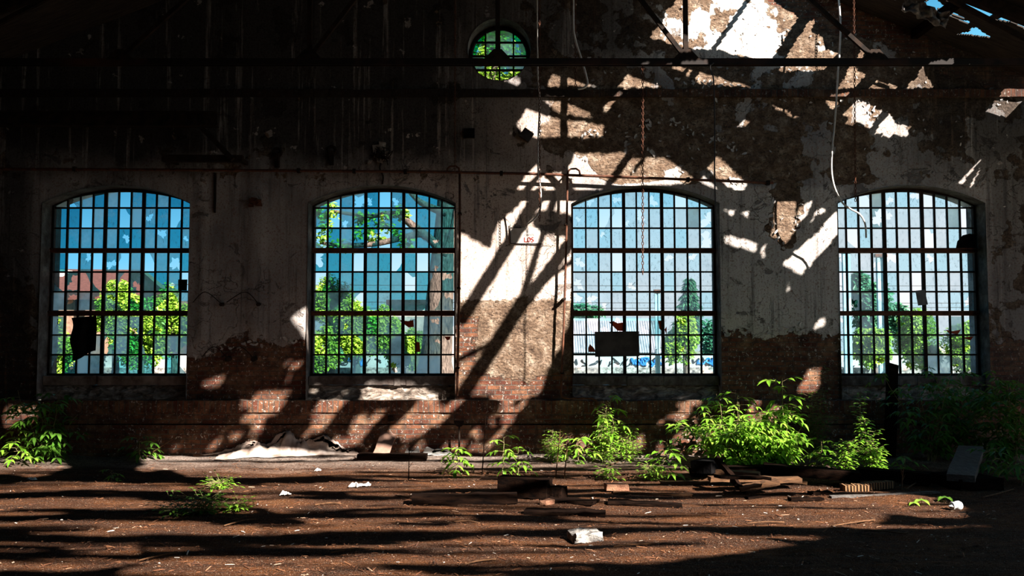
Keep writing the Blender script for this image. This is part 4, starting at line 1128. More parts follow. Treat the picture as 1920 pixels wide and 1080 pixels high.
PL = [
 ('ash', 856, 889, 54, 'small bright sapling right of the white plastic scraps', 'leaf', 1, 1.2, .9),
 ('ash', 944, 892, 78, 'sapling with a bare lower stem left of the slender bare stalks', 'leaf', 1, .9, .9),
 ('ash', 972, 893, 58, 'lower sapling growing just right of a taller one near the black beam', 'leaf', 1, .8, .8),
 ('fine', 1038, 868, 62, 'low pale green tuft at the plinth behind the tallest bare stalk', 'leaf', 1.5, 1.6, 1),
 ('ash', 1085, 868, 46, 'spreading leafy sapling in front of the drop pipe by the plinth', 'leaf', 1.2, 1.3, 1),
 ('ash', 1146, 862, 134, 'tall sapling with drooping top leaves below the metal sheet window', 'leaf', 1.15, .8, 1.1),
 ('fine', 1136, 868, 112, 'tall twiggy shrub with small leaves below the metal sheet window', 'leaf', 1.3, 1.5, 1),
 ('fine', 1178, 866, 70, 'dense small leaved shrub at the plinth right of the tall sapling', 'leaf', 2.0, 1.7, 1),
 ('fine', 1140, 900, 40, 'low weed tuft on the floor in front of the small leaved shrubs', 'leaf', 1.6, 1, 1),
 ('ash', 1247, 898, 62, 'sapling with drooping leaves left of the plank heap', 'leaf', 1.2, 1.2, 1.05),
 ('fine', 1225, 900, 30, 'low weed creeping at the foot of the sapling by the plank heap', 'leaf', 2, 1, 1),
 ('ash', 1248, 858, 40, 'shaded seedling close to the plinth behind the drooping sapling', 'leaf_dark', 1, .7, .8),
 ('bush', 1372, 876, 132, 'big sunlit bush behind the plank heap', 'leaf', 2.1, 2.6, 1.0),
 ('bush', 1455, 878, 120, 'broad sunlit bush right of the biggest bush behind the planks', 'leaf', 1.5, 2.3, 1.0),
 ('ash', 1468, 872, 172, 'tallest sunlit sapling rising above the bushes with large leaves', 'leaf', 1.0, .8, 1.35),
 ('ash', 1384, 866, 130, 'sapling with large pointed leaves standing in the big bush', 'leaf', 1.2, .7, 1.25),
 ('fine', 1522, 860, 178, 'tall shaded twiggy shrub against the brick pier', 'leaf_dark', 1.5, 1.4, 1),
 ('ash', 1543, 882, 62, 'small sunlit sapling between the broad bush and the slender sapling', 'leaf', 1.2, 1.1, .95),
 ('fine', 1614, 888, 146, 'slender upright sapling with small leaves left of the leaning post', 'leaf', .75, .4, 1.35),
 ('fine', 1588, 890, 70, 'leafy shoot left of the slender upright sapling', 'leaf', 1.3, 1, 1.25),
 ('fine', 1642, 890, 80, 'leafy shoot right of the slender upright sapling', 'leaf', 1.4, 1.2, 1.3),
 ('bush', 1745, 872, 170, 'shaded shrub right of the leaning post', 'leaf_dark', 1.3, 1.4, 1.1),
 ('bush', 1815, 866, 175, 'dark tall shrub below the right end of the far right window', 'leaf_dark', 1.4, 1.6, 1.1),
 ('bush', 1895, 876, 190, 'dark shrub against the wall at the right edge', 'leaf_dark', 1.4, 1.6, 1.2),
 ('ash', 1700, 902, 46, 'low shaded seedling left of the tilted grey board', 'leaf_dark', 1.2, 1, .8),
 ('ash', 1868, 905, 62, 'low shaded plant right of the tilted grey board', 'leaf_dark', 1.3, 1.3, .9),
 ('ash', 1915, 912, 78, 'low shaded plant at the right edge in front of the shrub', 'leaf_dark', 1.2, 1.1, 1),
 ('ash', 28, 872, 48, 'bright sunlit plant low at the left edge', 'leaf', 1.4, 1.4, .9),
 ('ash', 48, 858, 104, 'tall plant with a sunlit top near the left edge', 'leaf', 1, .8, .9),
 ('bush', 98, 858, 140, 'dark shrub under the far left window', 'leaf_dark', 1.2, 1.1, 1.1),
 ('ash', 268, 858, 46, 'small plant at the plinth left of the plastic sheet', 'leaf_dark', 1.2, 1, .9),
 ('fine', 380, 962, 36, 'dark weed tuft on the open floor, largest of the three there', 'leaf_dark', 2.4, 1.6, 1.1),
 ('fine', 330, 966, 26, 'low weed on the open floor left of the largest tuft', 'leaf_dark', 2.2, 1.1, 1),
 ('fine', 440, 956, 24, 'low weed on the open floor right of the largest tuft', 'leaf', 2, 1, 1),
 ('fine', 412, 915, 18, 'bright low weed on the floor in front of the plastic sheet', 'leaf', 2.2, 1.2, 1),
 ('ash', 208, 902, 22, 'lone pale seedling on the left part of the floor', 'leaf', 1, .6, .6),
 ('seedling', 1714, 947, 10, 'little round leaved seedling, left of two on the sunlit floor', 'leaf', 1, 1, .7),
 ('seedling', 1728, 945, 14, 'little round leaved seedling, right of two on the sunlit floor', 'leaf', 1, 1, 1),
 ('seedling', 1772, 940, 14, 'little shaded seedling in front of the tilted grey board', 'leaf_dark', 1, 1, 1),
]
for kind, u, v, h, lab, leaf, spd, den, size in PL:
    nm = {'ash': 'sapling', 'bush': 'leafy_bush', 'fine': 'twiggy_shrub', 'seedling': 'seedling'}[kind]
    plant(kind, u, v, h, lab, leaf, spd, den, size, nm, {'bush': 'bush', 'ash': 'plant', 'fine': 'shrub', 'seedling': 'plant'}[kind])
# bare stalks
for i, (u, v, h, ln, lab) in enumerate(((766, 903, 62, .01, 'thin black stalk standing before the white plastic scraps'), (1042, 896, 116, .05, 'tallest bare stalk, standing before the pale green tuft'), (1058, 898, 72, .05, 'shorter bare stalk right of the tallest one'), (904, 890, 110, .03, 'wiry dead stalk between the bright sapling and the first tall one'), (1690, 920, 40, .06, 'short bare twig standing by the tilted grey board'))):
    b = ground_pt(u, v); hh = h / F * b.y
    mb = MB(); P = [b + Vector((ln * hh * k / 5 * 2 + .012 * N(k, i), .01 * N(k, i, 4), hh * k / 5)) for k in range(6)]
    mb.tube(smooth_path(P, 3), [.008 * (1 - .5 * k / 15) for k in range(16)], 5)
    for k in (2, 3, 4): mb.tube([P[k], P[k] + Vector((R.uniform(-.08, .08), R.uniform(-.05, .05), .07))], [.004, .002], 4)
    tag(mb.build('bare_stalk', M['dark_wood'] if i in (0, 3) else M['brown_wood']), lab, 'stalk')

# ------------------------------------------------------------------ timber, rubbish on the floor
def floor_beam(u0, v0, u1, v1, w, h, mat, label, z0=0, z1=0, name='plank', n=8, jit=.006, cat=None):
    a = atZ(u0, v0, z0); b = atZ(u1, v1, z1)
    a.z = max(floor_h(a.x, a.y), 0) * (z0 == 0) + z0 + h / 2; b.z = max(floor_h(b.x, b.y), 0) * (z1 == 0) + z1 + h / 2
    mb = MB(); mb.beam(a, b, w, h, n=n, jit=jit); return tag(mb.build(name, mat), label, cat or name.split('_')[-1])
BM = [
 (672, 866, 800, 866, .22, .075, 'dark_wood', 'black slab lying at the foot of the leaning brick coloured board', 'timber_slab'),
 (772, 946, 970, 944, .16, .09, 'dark_wood', 'long black beam lying on the open floor left of the thick stub', 'timber_beam'),
 (938, 928, 1030, 934, .18, .19, 'dark_wood', 'thick black beam stub standing out highest on the open floor', 'timber_beam'),
 (1015, 932, 1058, 936, .16, .12, 'dark_wood', 'short black block at the right end of the thick stub', 'timber_block'),
 (1030, 938, 1118, 946, .2, .03, 'dark_wood', 'thin black board lying right of the thick beam stub', 'plank'),
 (905, 898, 1010, 905, .1, .02, 'dark_wood', 'thin black board lying behind the thick beam stub', 'plank'),
 (985, 962, 1135, 966, .2, .035, 'dark_wood', 'flat black plank lying in front of the thick beam stub', 'plank'),
 (1140, 946, 1280, 951, .12, .03, 'dark_wood', 'flat dark plank in shade right of the open floor', 'plank'),
 (1240, 908, 1352, 907, .08, .03, 'brown_wood', 'narrow brown lath in front of the plank heap', 'lath'),
]
for u0, v0, u1, v1, w, h, m, lab, nm in BM: floor_beam(u0, v0, u1, v1, w, h, M[m], lab, name=nm)
# plank heap
floor_beam(1295, 893, 1480, 894, .2, .10, M['dark_wood'], 'bottom dark beam of the plank heap', name='timber_beam')
floor_beam(1300, 884, 1425, 894, .14, .045, M['brown_wood'], 'long brown plank on top of the heap under the big bush', .11, .10)
floor_beam(1330, 902, 1500, 904, .14, .05, M['brown_wood'], 'brown plank along the front of the heap', .10, .08)
floor_beam(1308, 882, 1345, 886, .3, .13, M['soot_cloth'], 'black crate end standing at the back of the plank heap', .12, .12, 'timber_block', n=3)
a = atZ(1396, 926); a.z = .02; b = atY(1342, 858, a.y + .35)
mb = MB(); mb.beam(a, b, .05, .05, n=8, jit=.008); tag(mb.build('timber_prop', M['dark_wood']), 'slim dark prop leaning across the plank heap', 'prop')
floor_beam(1386, 921, 1458, 906, .16, .045, M['brown_wood'], 'bright splintered board tilted at the front of the heap', .02, .10)
floor_beam(1432, 886, 1612, 902, .24, .10, M['dark_wood'], 'long dark timber behind the rotten wood, left length', .10, .05, 'timber_beam')
floor_beam(1608, 897, 1745, 912, .2, .12, M['dark_wood'], 'long dark timber behind the rotten wood, right length', .02, .0, 'timber_beam')
floor_beam(1580, 922, 1626, 921, .12, .07, M['rot_wood'], 'crumbled rotten wood block, left of two in the sun', name='rotten_wood', cat='wood')
floor_beam(1612, 920, 1670, 914, .12, .07, M['rot_wood'], 'crumbled rotten wood block, right of two in the sun', name='rotten_wood', cat='wood')
floor_beam(1520, 930, 1556, 928, .1, .03, M['dark_wood'], 'short dark plank end left of the rotten wood', name='plank')
floor_beam(1556, 934, 1760, 926, .05, .02, M['grey_wood'], 'long pale lath lying in front of the rotten wood', name='lath')
floor_beam(1345, 897, 1440, 899, .10, .03, M['dark_wood'], 'thin dark lath wedged in the middle of the plank heap', .21, .16, 'lath')
floor_beam(1440, 900, 1512, 908, .10, .035, M['brown_wood'], 'short brown board end under the long dark timber', .06, .02, 'board')
floor_beam(1300, 906, 1336, 895, .09, .03, M['brown_wood'], 'short board propped at the left end of the plank heap', .0, .06, 'board')
floor_beam(1400, 934, 1490, 932, .09, .02, M['dark_wood'], 'flat dark lath on the floor before the plank heap', 0, 0, 'lath')
floor_beam(1150, 925, 1300, 929, .06, .02, M['brown_wood'], 'thin brown lath lying past the loose red brick', 0, 0, 'lath')
floor_beam(1480, 940, 1540, 938, .09, .025, M['dark_wood'], 'flat dark board bit in the sun left of the pale lath', 0, 0, 'board')
# tilted grey board
a = atZ(1802, 922); b = atZ(1822, 884); a.z = .14; b.z = .27
mb = MB(); mb.beam(a, b, .27, .07, n=4, jit=.004); tag(mb.build('board', M['grey_wood']), 'tilted grey board lying in the shade at the right', 'board')
floor_beam(1770, 915, 1850, 912, .5, .12, M['dark_wood'], 'dark timber that props the tilted grey board', 0, 0, 'timber_beam', n=3)
# leaning boards by the plastic
a = atY(713, 856, 11.6); b = atY(729, 812, 11.86); mb = MB(); mb.beam(a, b, .20, .035, (0, -1, 0), n=4, jit=.004)
tag(mb.build('board', simple('rosy_board', (.15, .08, .055), (.27, .16, .12), 6, .85, .004)), 'pale rosy board leaning on the plinth', 'board')
a = atY(1668, 862, 11.55); b = atY(1674, 684, 12.02); mb = MB(); mb.beam(a, b, .13, .09, (0, -1, 0), n=5, jit=.004); tag(mb.build('wooden_post', M['dark_wood']), 'dark wooden post leaning at the far right window', 'post')
# little sign post in front of plinth
sp_ = thing('sign_post', 'small black iron marker on a stem against the plinth', 'marker', atY(862, 842, 11.75))
mb = MB(); mb.tube([atY(861, 846, 11.75), atY(861, 800, 11.75)], .013, 8); mb.build('stem', M['iron'], sp_)
mb = MB(); mb.prism(pts_px([(851, 789), (870, 789), (869, 796), (865, 800), (858, 800), (852, 796)], 11.75), (0, .03, 0)); mb.build('plate', M['iron'], sp_)
mb = MB(); c = atY(733, 785, WY - .09); mb.box(c - Vector((.035, .04, .03)), c + Vector((.035, .05, .03)), jit=.006); tag(mb.build('wall_block', M['iron']), 'small black iron block on the plinth above the leaning board', 'block')
# plastic sheet
def ridged(x, y, z): return 1 - abs(N(x, y, z)) * 2.2
def tarp_fn(a, b):
    u = 400 + 285 * a + 10 * math.sin(b * 3)
    p = atZ(u, 866 - 8 * a - (16 - 4 * a) * (1 - b))
    edge = min(1, 5 * min(a, 1 - a, b * 1.2, (1 - b) * 1.2))
    KP = [(0, .03), (.08, .07), (.2, .12), (.26, .17), (.34, .12), (.42, .14), (.46, .29), (.50, .30), (.53, .21), (.60, .20), (.66, .19), (.71, .30), (.76, .24), (.84, .17), (.92, .15), (.97, .05), (1, .03)]
    prof = next(y0 + (y1 - y0) * (a - x0) / (x1 - x0) for (x0, y0), (x1, y1) in zip(KP, KP[1:]) if x0 <= a <= x1)
    wx = a * 9 + 1.2 * N(a * 4, b * 2, 2); cr = ridged(wx, b * 1.6 + a * 3, 7) * .6 + ridged(wx * 2.3, b * 3.5 - a * 4, 3) * .4
    p.z = floor_h(p.x, p.y) + .012 + edge * prof * (.25 + .75 * min(1, 1.5 * math.sin((b * .8 + .1) * PI))) * (.5 + .55 * cr) + .016 * edge * ridged(a * 26, b * 7, 5)
    p.y += (.07 * N(a * 14, b * 3, 9) + .03 * N(a * 24, b * 5, 1)) * edge
    p.y = min(p.y, 11.86)
    return p
rumpled('plastic_sheet', tarp_fn, 170, 36, M['tarp'], 'crumpled dusty plastic sheet heaped along the plinth', 'sheet', .003)
def scrap(u, v, w, h, lab, mat='white_plastic', name='plastic_scrap', cat='plastic', ht=.07, seed=1):
    c = ground_pt(u, v); W = w / F * c.y; D = W * .5
    def fn(a, b):
        x = c.x + (a - .5) * W; y = c.y + (b - .5) * D + .03 * N(a * 5, seed)
        e = min(1, 5 * min(a, 1 - a, b, 1 - b) + .15)
        return Vector((x, min(y, 11.82), floor_h(x, y) + .012 + ht * e * abs(N(a * 3.2 + seed, b * 2.2, seed) + .45)))
    rumpled(name, fn, 24, 14, M[mat], lab, cat, .003)
scrap(781, 851, 32, 0, 'white plastic scrap nearest the leaning rosy board', ht=.13, seed=2)
scrap(822, 858, 62, 0, 'longer grey white plastic scrap left of the bright sapling', ht=.11, seed=5)
scrap(666, 914, 24, 0, 'white crumpled paper lying alone on the open floor', 'paper', 'paper_scrap', 'paper', .05, 8)
scrap(683, 911, 24, 0, 'white torn paper strip beside the crumpled paper', 'paper', 'paper_scrap', 'paper', .03, 9)
scrap(535, 929, 20, 0, 'small white paper bit left of the crumpled paper', 'paper', 'paper_scrap', 'paper', .05, 11)
scrap(596, 885, 12, 0, 'tiny white paper bit below the plastic sheet', 'paper', 'paper_scrap', 'paper', .04, 13)
scrap(60, 898, 0 + 16, 0, 'pale paper bit on the dark floor near the left edge', 'paper', 'paper_scrap', 'paper', .03, 15)
# paving stone
c = ground_pt(1096, 1012)
bm = bmesh.new(); bmesh.ops.create_cube(bm, size=1); bmesh.ops.subdivide_edges(bm, edges=bm.edges[:], cuts=5, use_grid_fill=True)
for q in bm.verts:
    w = Matrix.Rotation(.35, 3, 'Z') @ Vector((q.co.x * .24, q.co.y * .19, q.co.z * .075)); w += Vector((FB(w.x * 9, w.y * 9, w.z * 9), FB(w.x * 9 + 5, w.y * 9, w.z * 9), FB(w.x * 9, w.y * 9 + 5, w.z * 9))) * .018
    q.co = w + c + Vector((0, .0, .038))
me = bpy.data.meshes.new('stone_block'); bm.to_mesh(me); bm.free(); me.materials.append(M['concrete']); o = bpy.data.objects.new('stone_block', me); col.objects.link(o)
tag(o, 'pale stone block lying alone on the foreground floor', 'stone')
def brick(u, v, rot, lab, s=1):
    p = ground_pt(u, v); mb = MB(); Mx = Matrix.Translation(p + Vector((0, 0, .035 * s))) @ Matrix.Rotation(rot, 4, 'Z')
    mb.box((-.12 * s, -.06 * s, -.035 * s), (.12 * s, .06 * s, .035 * s), Mx, jit=.006)
    tag(mb.build('brick', simple('floor_brick_%d' % u, (.16, .06, .035), (.34, .17, .10), 12, .9, .01), bevel=.006), lab, 'brick')
brick(1156, 922, .1, 'loose red brick on the floor left of the plank heap'); brick(1026, 946, .9, 'broken brick end in front of the thick beam stub', .6)
# white cup
cp = thing('plastic_cup', 'white plastic cup lying on its side on the floor at the right', 'cup', ground_pt(1794, 955))
mb = MB(); b0 = cp.location + Vector((-.045, 0, .04)); ax = Vector((1, .25, 0)).normalized()
prof = [(.0, .030), (.0, .036), (.035, .038), (.036, .043), (.075, .045), (.095, .036), (.10, .0)]
mb.tube([b0 + ax * t for t, r in prof], [max(r, .001) for t, r in prof], 16, cap=False); mb.build('cup_body', M['white_plastic'], cp, smooth=True)
mb = MB(); sd = ax.cross(Vector((0, 0, 1))); mb.torus(b0, sd, (0, 0, 1), .036, .036, .004, 18, 5); mb.build('rim', M['white_plastic'], cp, smooth=True)
# sticks
ST = [(350, 838, 342, 812, .04), (1900, 918, 1842, 936, .01), (1160, 868, 1115, 892, .01), (742, 930, 800, 946, .01), (640, 946, 590, 950, .01), (1560, 990, 1640, 975, .01), (900, 985, 850, 980, .01), (560, 1005, 500, 1012, .01), (330, 1040, 260, 1052, .01), (1150, 1030, 1230, 1022, .01), (1400, 985, 1470, 980, .01), (860, 1060, 930, 1050, .01), (700, 1030, 620, 1040, .01), (1700, 1005, 1620, 1000, .01), (1740, 905, 1700, 922, .01), (480, 975, 420, 990, .01)]
LS = ['twig propped on the plinth left of the plastic sheet', 'long twig lying in the shade at the far right', 'curved twig lying by the low weed tuft', 'twig lying left of the long black beam', 'twig lying below the crumpled paper', 'twig on the sunlit floor below the rotten wood', 'twig lying below the long black beam', 'twig across the middle of the left foreground', 'twig near the bottom left corner of the floor', 'twig right of the stone block', 'twig on the floor below the plank heap', 'twig in the sunlit bottom foreground left of the stone block', 'twig left of the bottom sunlit patch', 'twig in the dark floor below the cup', 'twig left of the tilted grey board', 'twig below the largest weed tuft']
for (u0, v0, u1, v1, r), lab in zip(ST, LS):
    a = ground_pt(u0, v0); b = ground_pt(u1, v1) if v1 > 820 else atY(u1, v1, 11.86)
    if v0 < 845: a.y = 11.6
    mb = MB(); mid = a.lerp(b, .5) + Vector((R.uniform(-.03, .03), R.uniform(-.03, .03), .02)); mb.tube(smooth_path([a + Vector((0, 0, .01)), mid, b + Vector((0, 0, .012))], 5), .007, 5)
    tag(mb.build('twig', M['brown_wood'], smooth=True), lab, 'twig')
# hanging torn felt in the roof corner
def felt_fn(a, b):
    P = atY(1698 + 82 * a - 8 * b, -8 + 36 * a + 26 * b, 10.9); P += Vector((.03 * N(a * 9, b * 4, 2), .10 * N(a * 6, b * 5, 5), .05 * N(a * 8, b * 6, 8))); return P
rumpled('roofing_felt', felt_fn, 40, 14, M['bitumen'], 'crumpled strip of roofing felt hanging in the top right corner', 'felt', .006)
for i, (xx, lab) in enumerate(((5.6, 'dark roof purlin above the felt in the top right corner'), (7.4, 'dark roof purlin near the right edge'))):
    mb = MB(); z = roof_z(xx) - .07; mb.beam((xx, 11.98, z), (xx, 9.9, z), .09, .12, n=3, jit=.003); tag(mb.build('purlin', M['dark_wood']), lab, 'beam')

# ------------------------------------------------------------------ outside
def cloud_leaves(mb, c, rad, n, size, lumps=9, flat=.8):
    c = Vector(c); L = [(c, .72)]
    for i in range(lumps):
        a, e = R.uniform(0, 2 * PI), R.uniform(-1, 1); s = math.sqrt(1 - e * e)
        L.append((c + Vector((math.cos(a) * s * rad[0], math.sin(a) * s * rad[1], e * rad[2])) * .62, R.uniform(.3, .48)))
    for i in range(n):
        q, k = R.choice(L); d = Vector((R.gauss(0, 1), R.gauss(0, 1), R.gauss(0, 1))).normalized() * (R.random() ** .35)
        p = q + Vector((d.x * rad[0], d.y * rad[1], d.z * rad[2])) * k
        leaflet(mb, p, (R.uniform(-1, 1), R.uniform(-1, 1), R.uniform(-.8, .3)), (R.uniform(-.5, .5), -.5 + R.uniform(-.5, .5), 1), size * R.uniform(.7, 1.3), size * .7, .1)
def tree(u, vt, vb, wpx, Y, label, leaf='leaf_tree', n=3500, size=.12, name='tree', cat='tree', kind='round'):
    top = atY(u, vt, Y); bot = atY(u, vb, Y); w = wpx / F * Y / 2
    t = thing(name, label, cat, (top.x, Y, -.1))
    mb = MB(); mt = MB()
    if leaf == 'leaf_tree': n = int(n * 1.7); size *= .72
    mt.tube([(top.x, Y, -.12), (top.x + .1, Y, bot.z * .5), (top.x, Y, top.z - .3)], [.14, .1, .03], 7)
    if kind == 'round': cloud_leaves(mb, (top.x, Y, (top.z + bot.z) / 2), (w, w * .8, (top.z - bot.z) / 2), n, size)
    else:
        for i in range(n):
            k = R.random() ** .7; z = top.z - (top.z - bot.z) * k; r = w * k * R.uniform(.3, 1) * (.7 + .3 * math.sin(k * 40)); a = R.uniform(0, 2 * PI)
            leaflet(mb, (top.x + math.cos(a) * r, Y + math.sin(a) * r, z), (math.cos(a), math.sin(a), -.3), (0, 0, 1), size * R.uniform(.8, 1.4), size * .4, .2)
    mt.build('trunk', M['bark'], t, smooth=True); mb.build('foliage', M[leaf], t, fix=False)
tree(215, 512, 640, 95, 24, 'leafy tree before the red roofed house, left one of two'); tree(262, 545, 700, 120, 22, 'bushy tree right of the house seen through the far left window', n=5000)
tree(325, 530, 700, 90, 23, 'leafy tree at the right side of the far left window'); tree(108, 590, 710, 70, 24, 'low green tree at the left side of the far left window', n=2000)
tree(618, 492, 640, 90, 25, 'pale leafy tree at the left side of the tree trunk window'); tree(665, 545, 700, 130, 22, 'bushy low tree in the middle of the tree trunk window', n=5000); tree(600, 600, 710, 80, 21, 'low bush at the left corner of the tree trunk window', n=2600, name='bush', cat='bush'); tree(730, 560, 690, 60, 24, 'green bush before the small far house', n=2500, name='bush', cat='bush')
tree(1280, 585, 700, 75, 22, 'bright green bush behind the metal sheet window', n=3200, name='bush', cat='bush'); tree(1292, 520, 620, 62, 34, 'dark pointed fir seen through the metal sheet window', 'leaf_fir', 2600, .22, 'fir_tree', 'tree', 'fir'); tree(1330, 600, 680, 50, 30, 'grey green tree at the right edge of the metal sheet window', 'leaf_fir', 1800, .16)
tree(1092, 566, 600, 46, 60, 'tiny far tree beyond the shed roof, left one', 'leaf_fir', 800, .3); tree(1118, 572, 600, 40, 60, 'tiny far tree beyond the shed roof, right one', 'leaf_fir', 700, .3)
tree(1618, 500, 640, 95, 30, 'tall hazy green tree at the left of the far right window', 'leaf_fir', 3600, .19); tree(1632, 600, 690, 90, 23, 'bright bush at the left of the far right window', n=3200, name='bush', cat='bush')
tree(1725, 575, 695, 110, 24, 'bright bush in the middle of the far right window', n=4000, name='bush', cat='bush'); tree(1800, 592, 695, 110, 23, 'bright bush at the right of the far right window', n=4200, name='bush', cat='bush'); tree(1690, 560, 640, 60, 40, 'far hazy tree in the middle of the far right window', 'leaf_fir', 1500, .22)
tree(778, 612, 700, 56, 23, 'dark green bush between the small house and the tree trunk', n=2600, name='bush', cat='bush')
tree(752, 628, 700, 50, 22.5, 'low green bush in front of the small far house', n=2200, name='bush', cat='bush')
# big old tree
BT = 21.0
bt = thing('old_tree', 'old tree with a thick trunk close outside the second window', 'tree', atY(818, 712, BT) * 1)
bt.location.z = -.1
mb = MB(); P = [atY(815, 725, BT), atY(816, 690, BT), atY(820, 640, BT), atY(823, 580, BT), atY(828, 520, BT), atY(832, 470, BT), atY(838, 400, BT), atY(846, 300, BT), atY(880, 180, BT)]
P[0].z = -.12; mb.tube(smooth_path(P, 4), [(.42 - .0) * (1 - .5 * i / 32) + .22 * max(0, 1 - i / 5) for i in range(33)], 14); mb.build('trunk', M['bark'], bt, smooth=True)
mb = MB()
for P in ([(832, 480), (846, 440), (860, 380), (880, 330)], [(826, 470), (795, 440), (760, 445), (700, 458), (640, 460), (600, 455)], [(800, 444), (770, 420), (740, 400), (690, 405), (620, 395)], [(838, 400), (790, 380), (760, 350)], [(846, 300), (900, 220), (930, 120), (950, 60)], [(860, 250), (910, 150), (905, 60)], [(870, 200), (960, 150), (990, 60)]):
    Q = smooth_path(pts_px(P, BT - .2), 4); mb.tube(Q, [.10 * (1 - .8 * i / len(Q)) + .012 for i in range(len(Q))], 7)
mb.build('branch', M['bark'], bt, smooth=True)
mb = MB()
for u, v in ((600, 400), (612, 430), (625, 396), (680, 430), (700, 440), (720, 415), (650, 462), (690, 410), (735, 430), (605, 455), (745, 400), (760, 452)):
    p = atY(u, v, BT - .2); cloud_leaves(mb, p, (.32, .3, .26), 70, .12, 2)
for u, v, r in ((930, 120, .8), (905, 70, .7), (960, 90, .7), (985, 130, .6), (890, 130, .6), (935, 20, .9), (940, 150, .7)): cloud_leaves(mb, atY(u, v, BT), (r, r, r * .8), 1100, .095, 5)
mb.build('foliage', M['leaf_tree'], bt, fix=False)
# houses
def pxbox(mb, u0, u1, v0, v1, Y, dep):
    a = atY(u0, v1, Y); b = atY(u1, v0, Y); mb.box((a.x, Y, a.z), (b.x, Y + dep, b.z))
hs = thing('brick_house', 'brick house with a red tiled roof seen through the far left window', 'house', (atY(170, 600, 34).x, 34, -.1))
mb = MB(); a = atY(60, 560, 34); b = atY(300, 560, 34); mb.box((a.x, 34, -.1), (b.x, 42, a.z)); mb.build('wall', M['house_brick'], hs)
mb = MB(); r0 = atY(70, 510, 37); r1 = atY(262, 512, 37); e0 = atY(50, 562, 33.6); e1 = atY(318, 562, 33.6)
mb.prism([e0, e1, r1, r0], (0, .05, .14)); mb.build('roof', M['roof_tile'], hs)
mb = MB(); mb.prism([r1 + Vector((0, 0, .05)), e1 + Vector((.05, 0, .05)), e1 + Vector((.05, 0, -.15)), r1 + Vector((0, 0, -.2))], (.12, .6, 0)); mb.build('gable_edge', M['house_brick'], hs)
mb = MB(); pxbox(mb, 92, 118, 505, 522, 36, 1); pxbox(mb, 96, 100, 480, 506, 36, .2); mb.build('chimney', M['house_plaster'], hs)
mb = MB(); pxbox(mb, 140, 158, 562, 592, 33.9, .12); mb.build('window_board', M['dark_wood'], hs)
h2 = thing('small_house', 'small pale brick house seen past the tree trunk', 'house', (atY(770, 600, 40).x, 40, -.1))
mb = MB(); a = atY(728, 570, 40); b = atY(800, 570, 40); mb.box((a.x, 40, -.1), (b.x, 45, a.z)); mb.build('wall', M['house_plaster'], h2)
mb = MB(); pxbox(mb, 724, 802, 562, 571, 39.7, 5.6); mb.build('roof', M['roof_tile'], h2)
for u in (716, 742, 770):
    mb = MB(); pxbox(mb, u, u + 9, 598, 616, 39.95, .1); mb.build('house_window', M['grey_sheet'], h2)
h3 = thing('red_fence_panel', 'faded grey and red panel right of the tree trunk outside', 'panel', (atY(852, 660, 24).x, 24, -.1))
mb = MB(); pxbox(mb, 834, 880, 612, 668, 24, .1); mb.build('panel_face', simple('faded_panel', (.40, .36, .36), (.5, .3, .28), 2, .8, .0), h3)
mb = MB(); a = atY(834, 720, 24.02); b = atY(880, 660, 24.02); mb.box((a.x, 24.02, -.1), (b.x, 24.08, b.z)); mb.build('lower_panel', M['house_plaster'], h3)
sh = thing('corrugated_shed', 'long grey corrugated shed seen through the metal sheet window', 'shed', (atY(1150, 660, 32).x, 32, -.1))
mb = MB(); a = atY(1040, 662, 32); b = atY(1236, 602, 33.2)
n = 90
for i in range(n + 1):
    x = a.x + (b.x - a.x) * i / n; dy = .04 * (i % 2)
    mb.v += [(x, 32 + dy, a.z), (x, 33.2 + dy, b.z)]
mb.f = [(2 * i, 2 * i + 2, 2 * i + 3, 2 * i + 1) for i in range(n)]; mb.mi = [0] * n; o = mb.build('roof', M['shed_grey'], sh); sd_ = o.modifiers.new('thick', 'SOLIDIFY'); sd_.thickness = .03
mb = MB(); mb.box((a.x, 32.1, -.1), (b.x, 35, a.z)); mb.build('wall', M['grey_sheet'], sh)
mb = MB(); pxbox(mb, 1040, 1240, 597, 603, 33.2, .2); mb.build('ridge_board', M['pole_paint'], sh)
for i, (u, v0, w, Y, lab) in enumerate(((1233, 545, 9, 23, 'pale utility pole beside the corrugated shed'), (1590, 470, 14, 21, 'pale blue post at the left edge of the far right window'), (1655, 478, 15, 24, 'pale blue lattice post in the far right window'))):
    p = thing('utility_pole', lab, 'pole', (atY(u, 600, Y).x, Y, -.1)); x = p.location.x; ww = w / F * Y / 2; zt = atY(u, v0, Y).z
    mb = MB(); mb.box((x - ww, Y, -.1), (x - ww * .35, Y + ww, zt)); mb.box((x + ww * .35, Y, -.1), (x + ww, Y + ww, zt)); mb.box((x - ww * .5, Y + ww * .4, -.1), (x + ww * .5, Y + ww * .6, zt)); mb.build('shaft', M['pole_paint'], p)
    mb = MB(); mb.box((x - ww * 1.5, Y - .02, zt - .06), (x + ww * 1.5, Y + ww, zt + .03)); mb.build('cap', M['rust_iron'], p)
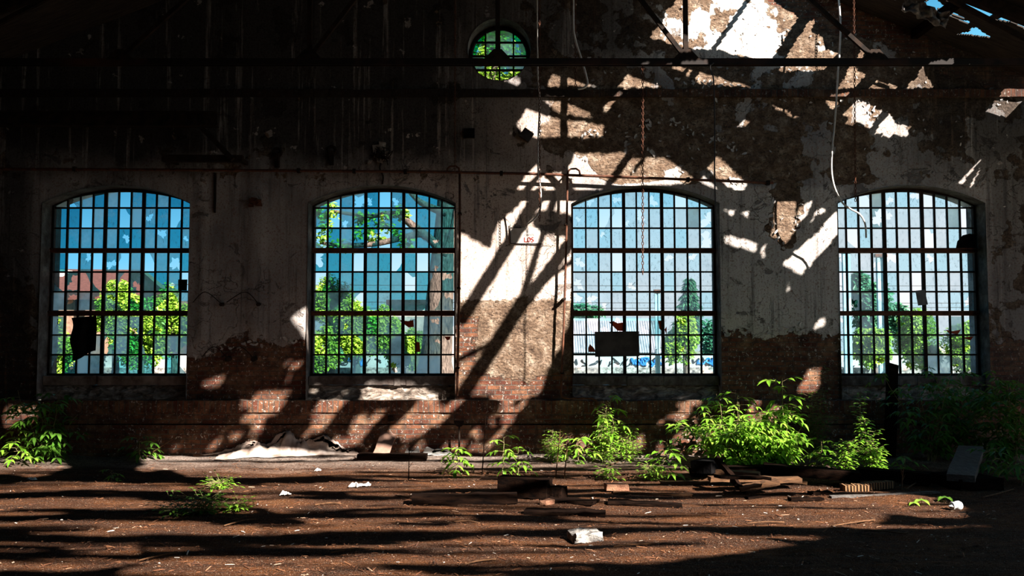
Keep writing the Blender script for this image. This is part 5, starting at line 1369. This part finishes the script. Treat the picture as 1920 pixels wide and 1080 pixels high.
# graffiti wall
GW = 26.0
gw = MB(); a = atY(-400, 690, GW); b = atY(2500, 690, GW); zt = zv(666, GW); z1 = zv(689, GW)
gw.box((a.x, GW, -.1), (b.x, GW + .2, zt)); 
gm = simple('white_painted_concrete', (.30, .31, .31), (.42, .43, .42), 1.2, .9, .003)
gwo = struct(gw.build('wall_outside', gm), 'low white yard wall with spray paint beyond the windows', 'wall')
mb = MB(); mb.box((a.x, GW - .22, -.1), (b.x, GW, z1)); mb.build('wall_footing', M['concrete'], gwo)
gk, gb = MB(), MB()
def scribble(u0, u1, n, mbx, r):
    u = u0
    while u < u1:
        P = [atY(u + R.uniform(-3, 14), R.uniform(670, 687), GW - .02) for _ in range(5)]
        mbx.tube(smooth_path(P, 4), r, 4); u += n
scribble(1080, 1230, 14, gk, .016); scribble(1300, 1350, 12, gk, .016); scribble(640, 790, 22, gk, .015); scribble(835, 860, 10, gk, .014); scribble(1180, 1240, 9, gb, .035); scribble(1310, 1350, 14, gb, .03); scribble(650, 680, 14, gb, .03)
gk.build('graffiti', M['spray_black'], gwo, fix=False); gb.build('graffiti', M['spray_blue'], gwo, fix=False)
# overhead wires
for i, (v0, v1, lab) in enumerate(((529, 533, 'highest overhead wire in the sky outside'), (546, 541, 'second overhead wire from the top outside'), (560, 566, 'third overhead wire from the top outside'), (575, 571, 'lowest overhead wire above the shed outside'))):
    mb = MB(); mb.tube([atY(-500 + 3400 * k / 12, v0 + (v1 - v0) * k / 12 + 5 * math.sin(k / 12 * PI), 45) for k in range(13)], .022, 4)
    tag(mb.build('overhead_wire', M['dark_cable']), lab, 'wire')

# ------------------------------------------------------------------ light
sd = bpy.data.lights.new('sun', 'SUN'); sd.energy = 22.0; sd.angle = math.radians(.45); sd.color = (1.0, .93, .84)
so = bpy.data.objects.new('sun', sd); col.objects.link(so); so.rotation_euler = SUN.to_track_quat('-Z', 'Y').to_euler(); so.location = (14, -6, 14)
wd = bpy.data.worlds.new('sky'); sc.world = wd; wd.use_nodes = True
t = wd.node_tree; t.nodes.clear(); n = t.nodes; l = t.links
out = n.new('ShaderNodeOutputWorld'); bg = n.new('ShaderNodeBackground'); tc = n.new('ShaderNodeTexCoord'); sx = n.new('ShaderNodeSeparateXYZ')
l.new(tc.outputs['Generated'], sx.inputs[0])
def mth(op, a, b):
    q = n.new('ShaderNodeMath'); q.operation = op
    for i, s in enumerate((a, b)):
        if isinstance(s, (int, float)): q.inputs[i].default_value = s
        else: l.new(s, q.inputs[i])
    return q.outputs[0]
f = mth('ADD', mth('MULTIPLY', sx.outputs[0], .75), mth('MULTIPLY', sx.outputs[2], -3.0)); f = mth('ADD', f, .80)
rp = n.new('ShaderNodeValToRGB'); e = rp.color_ramp.elements
e[0].position = 0.0; e[0].color = (.05, .36, .66, 1); e[1].position = .8; e[1].color = (.97, 1.0, 1.05, 1)
q = e.new(.25); q.color = (.19, .66, 1.0, 1); q = e.new(.5); q.color = (.62, .90, 1.05, 1)
l.new(f, rp.inputs[0]); l.new(rp.outputs[0], bg.inputs[0]); bg.inputs[1].default_value = 1.0; l.new(bg.outputs[0], out.inputs[0])
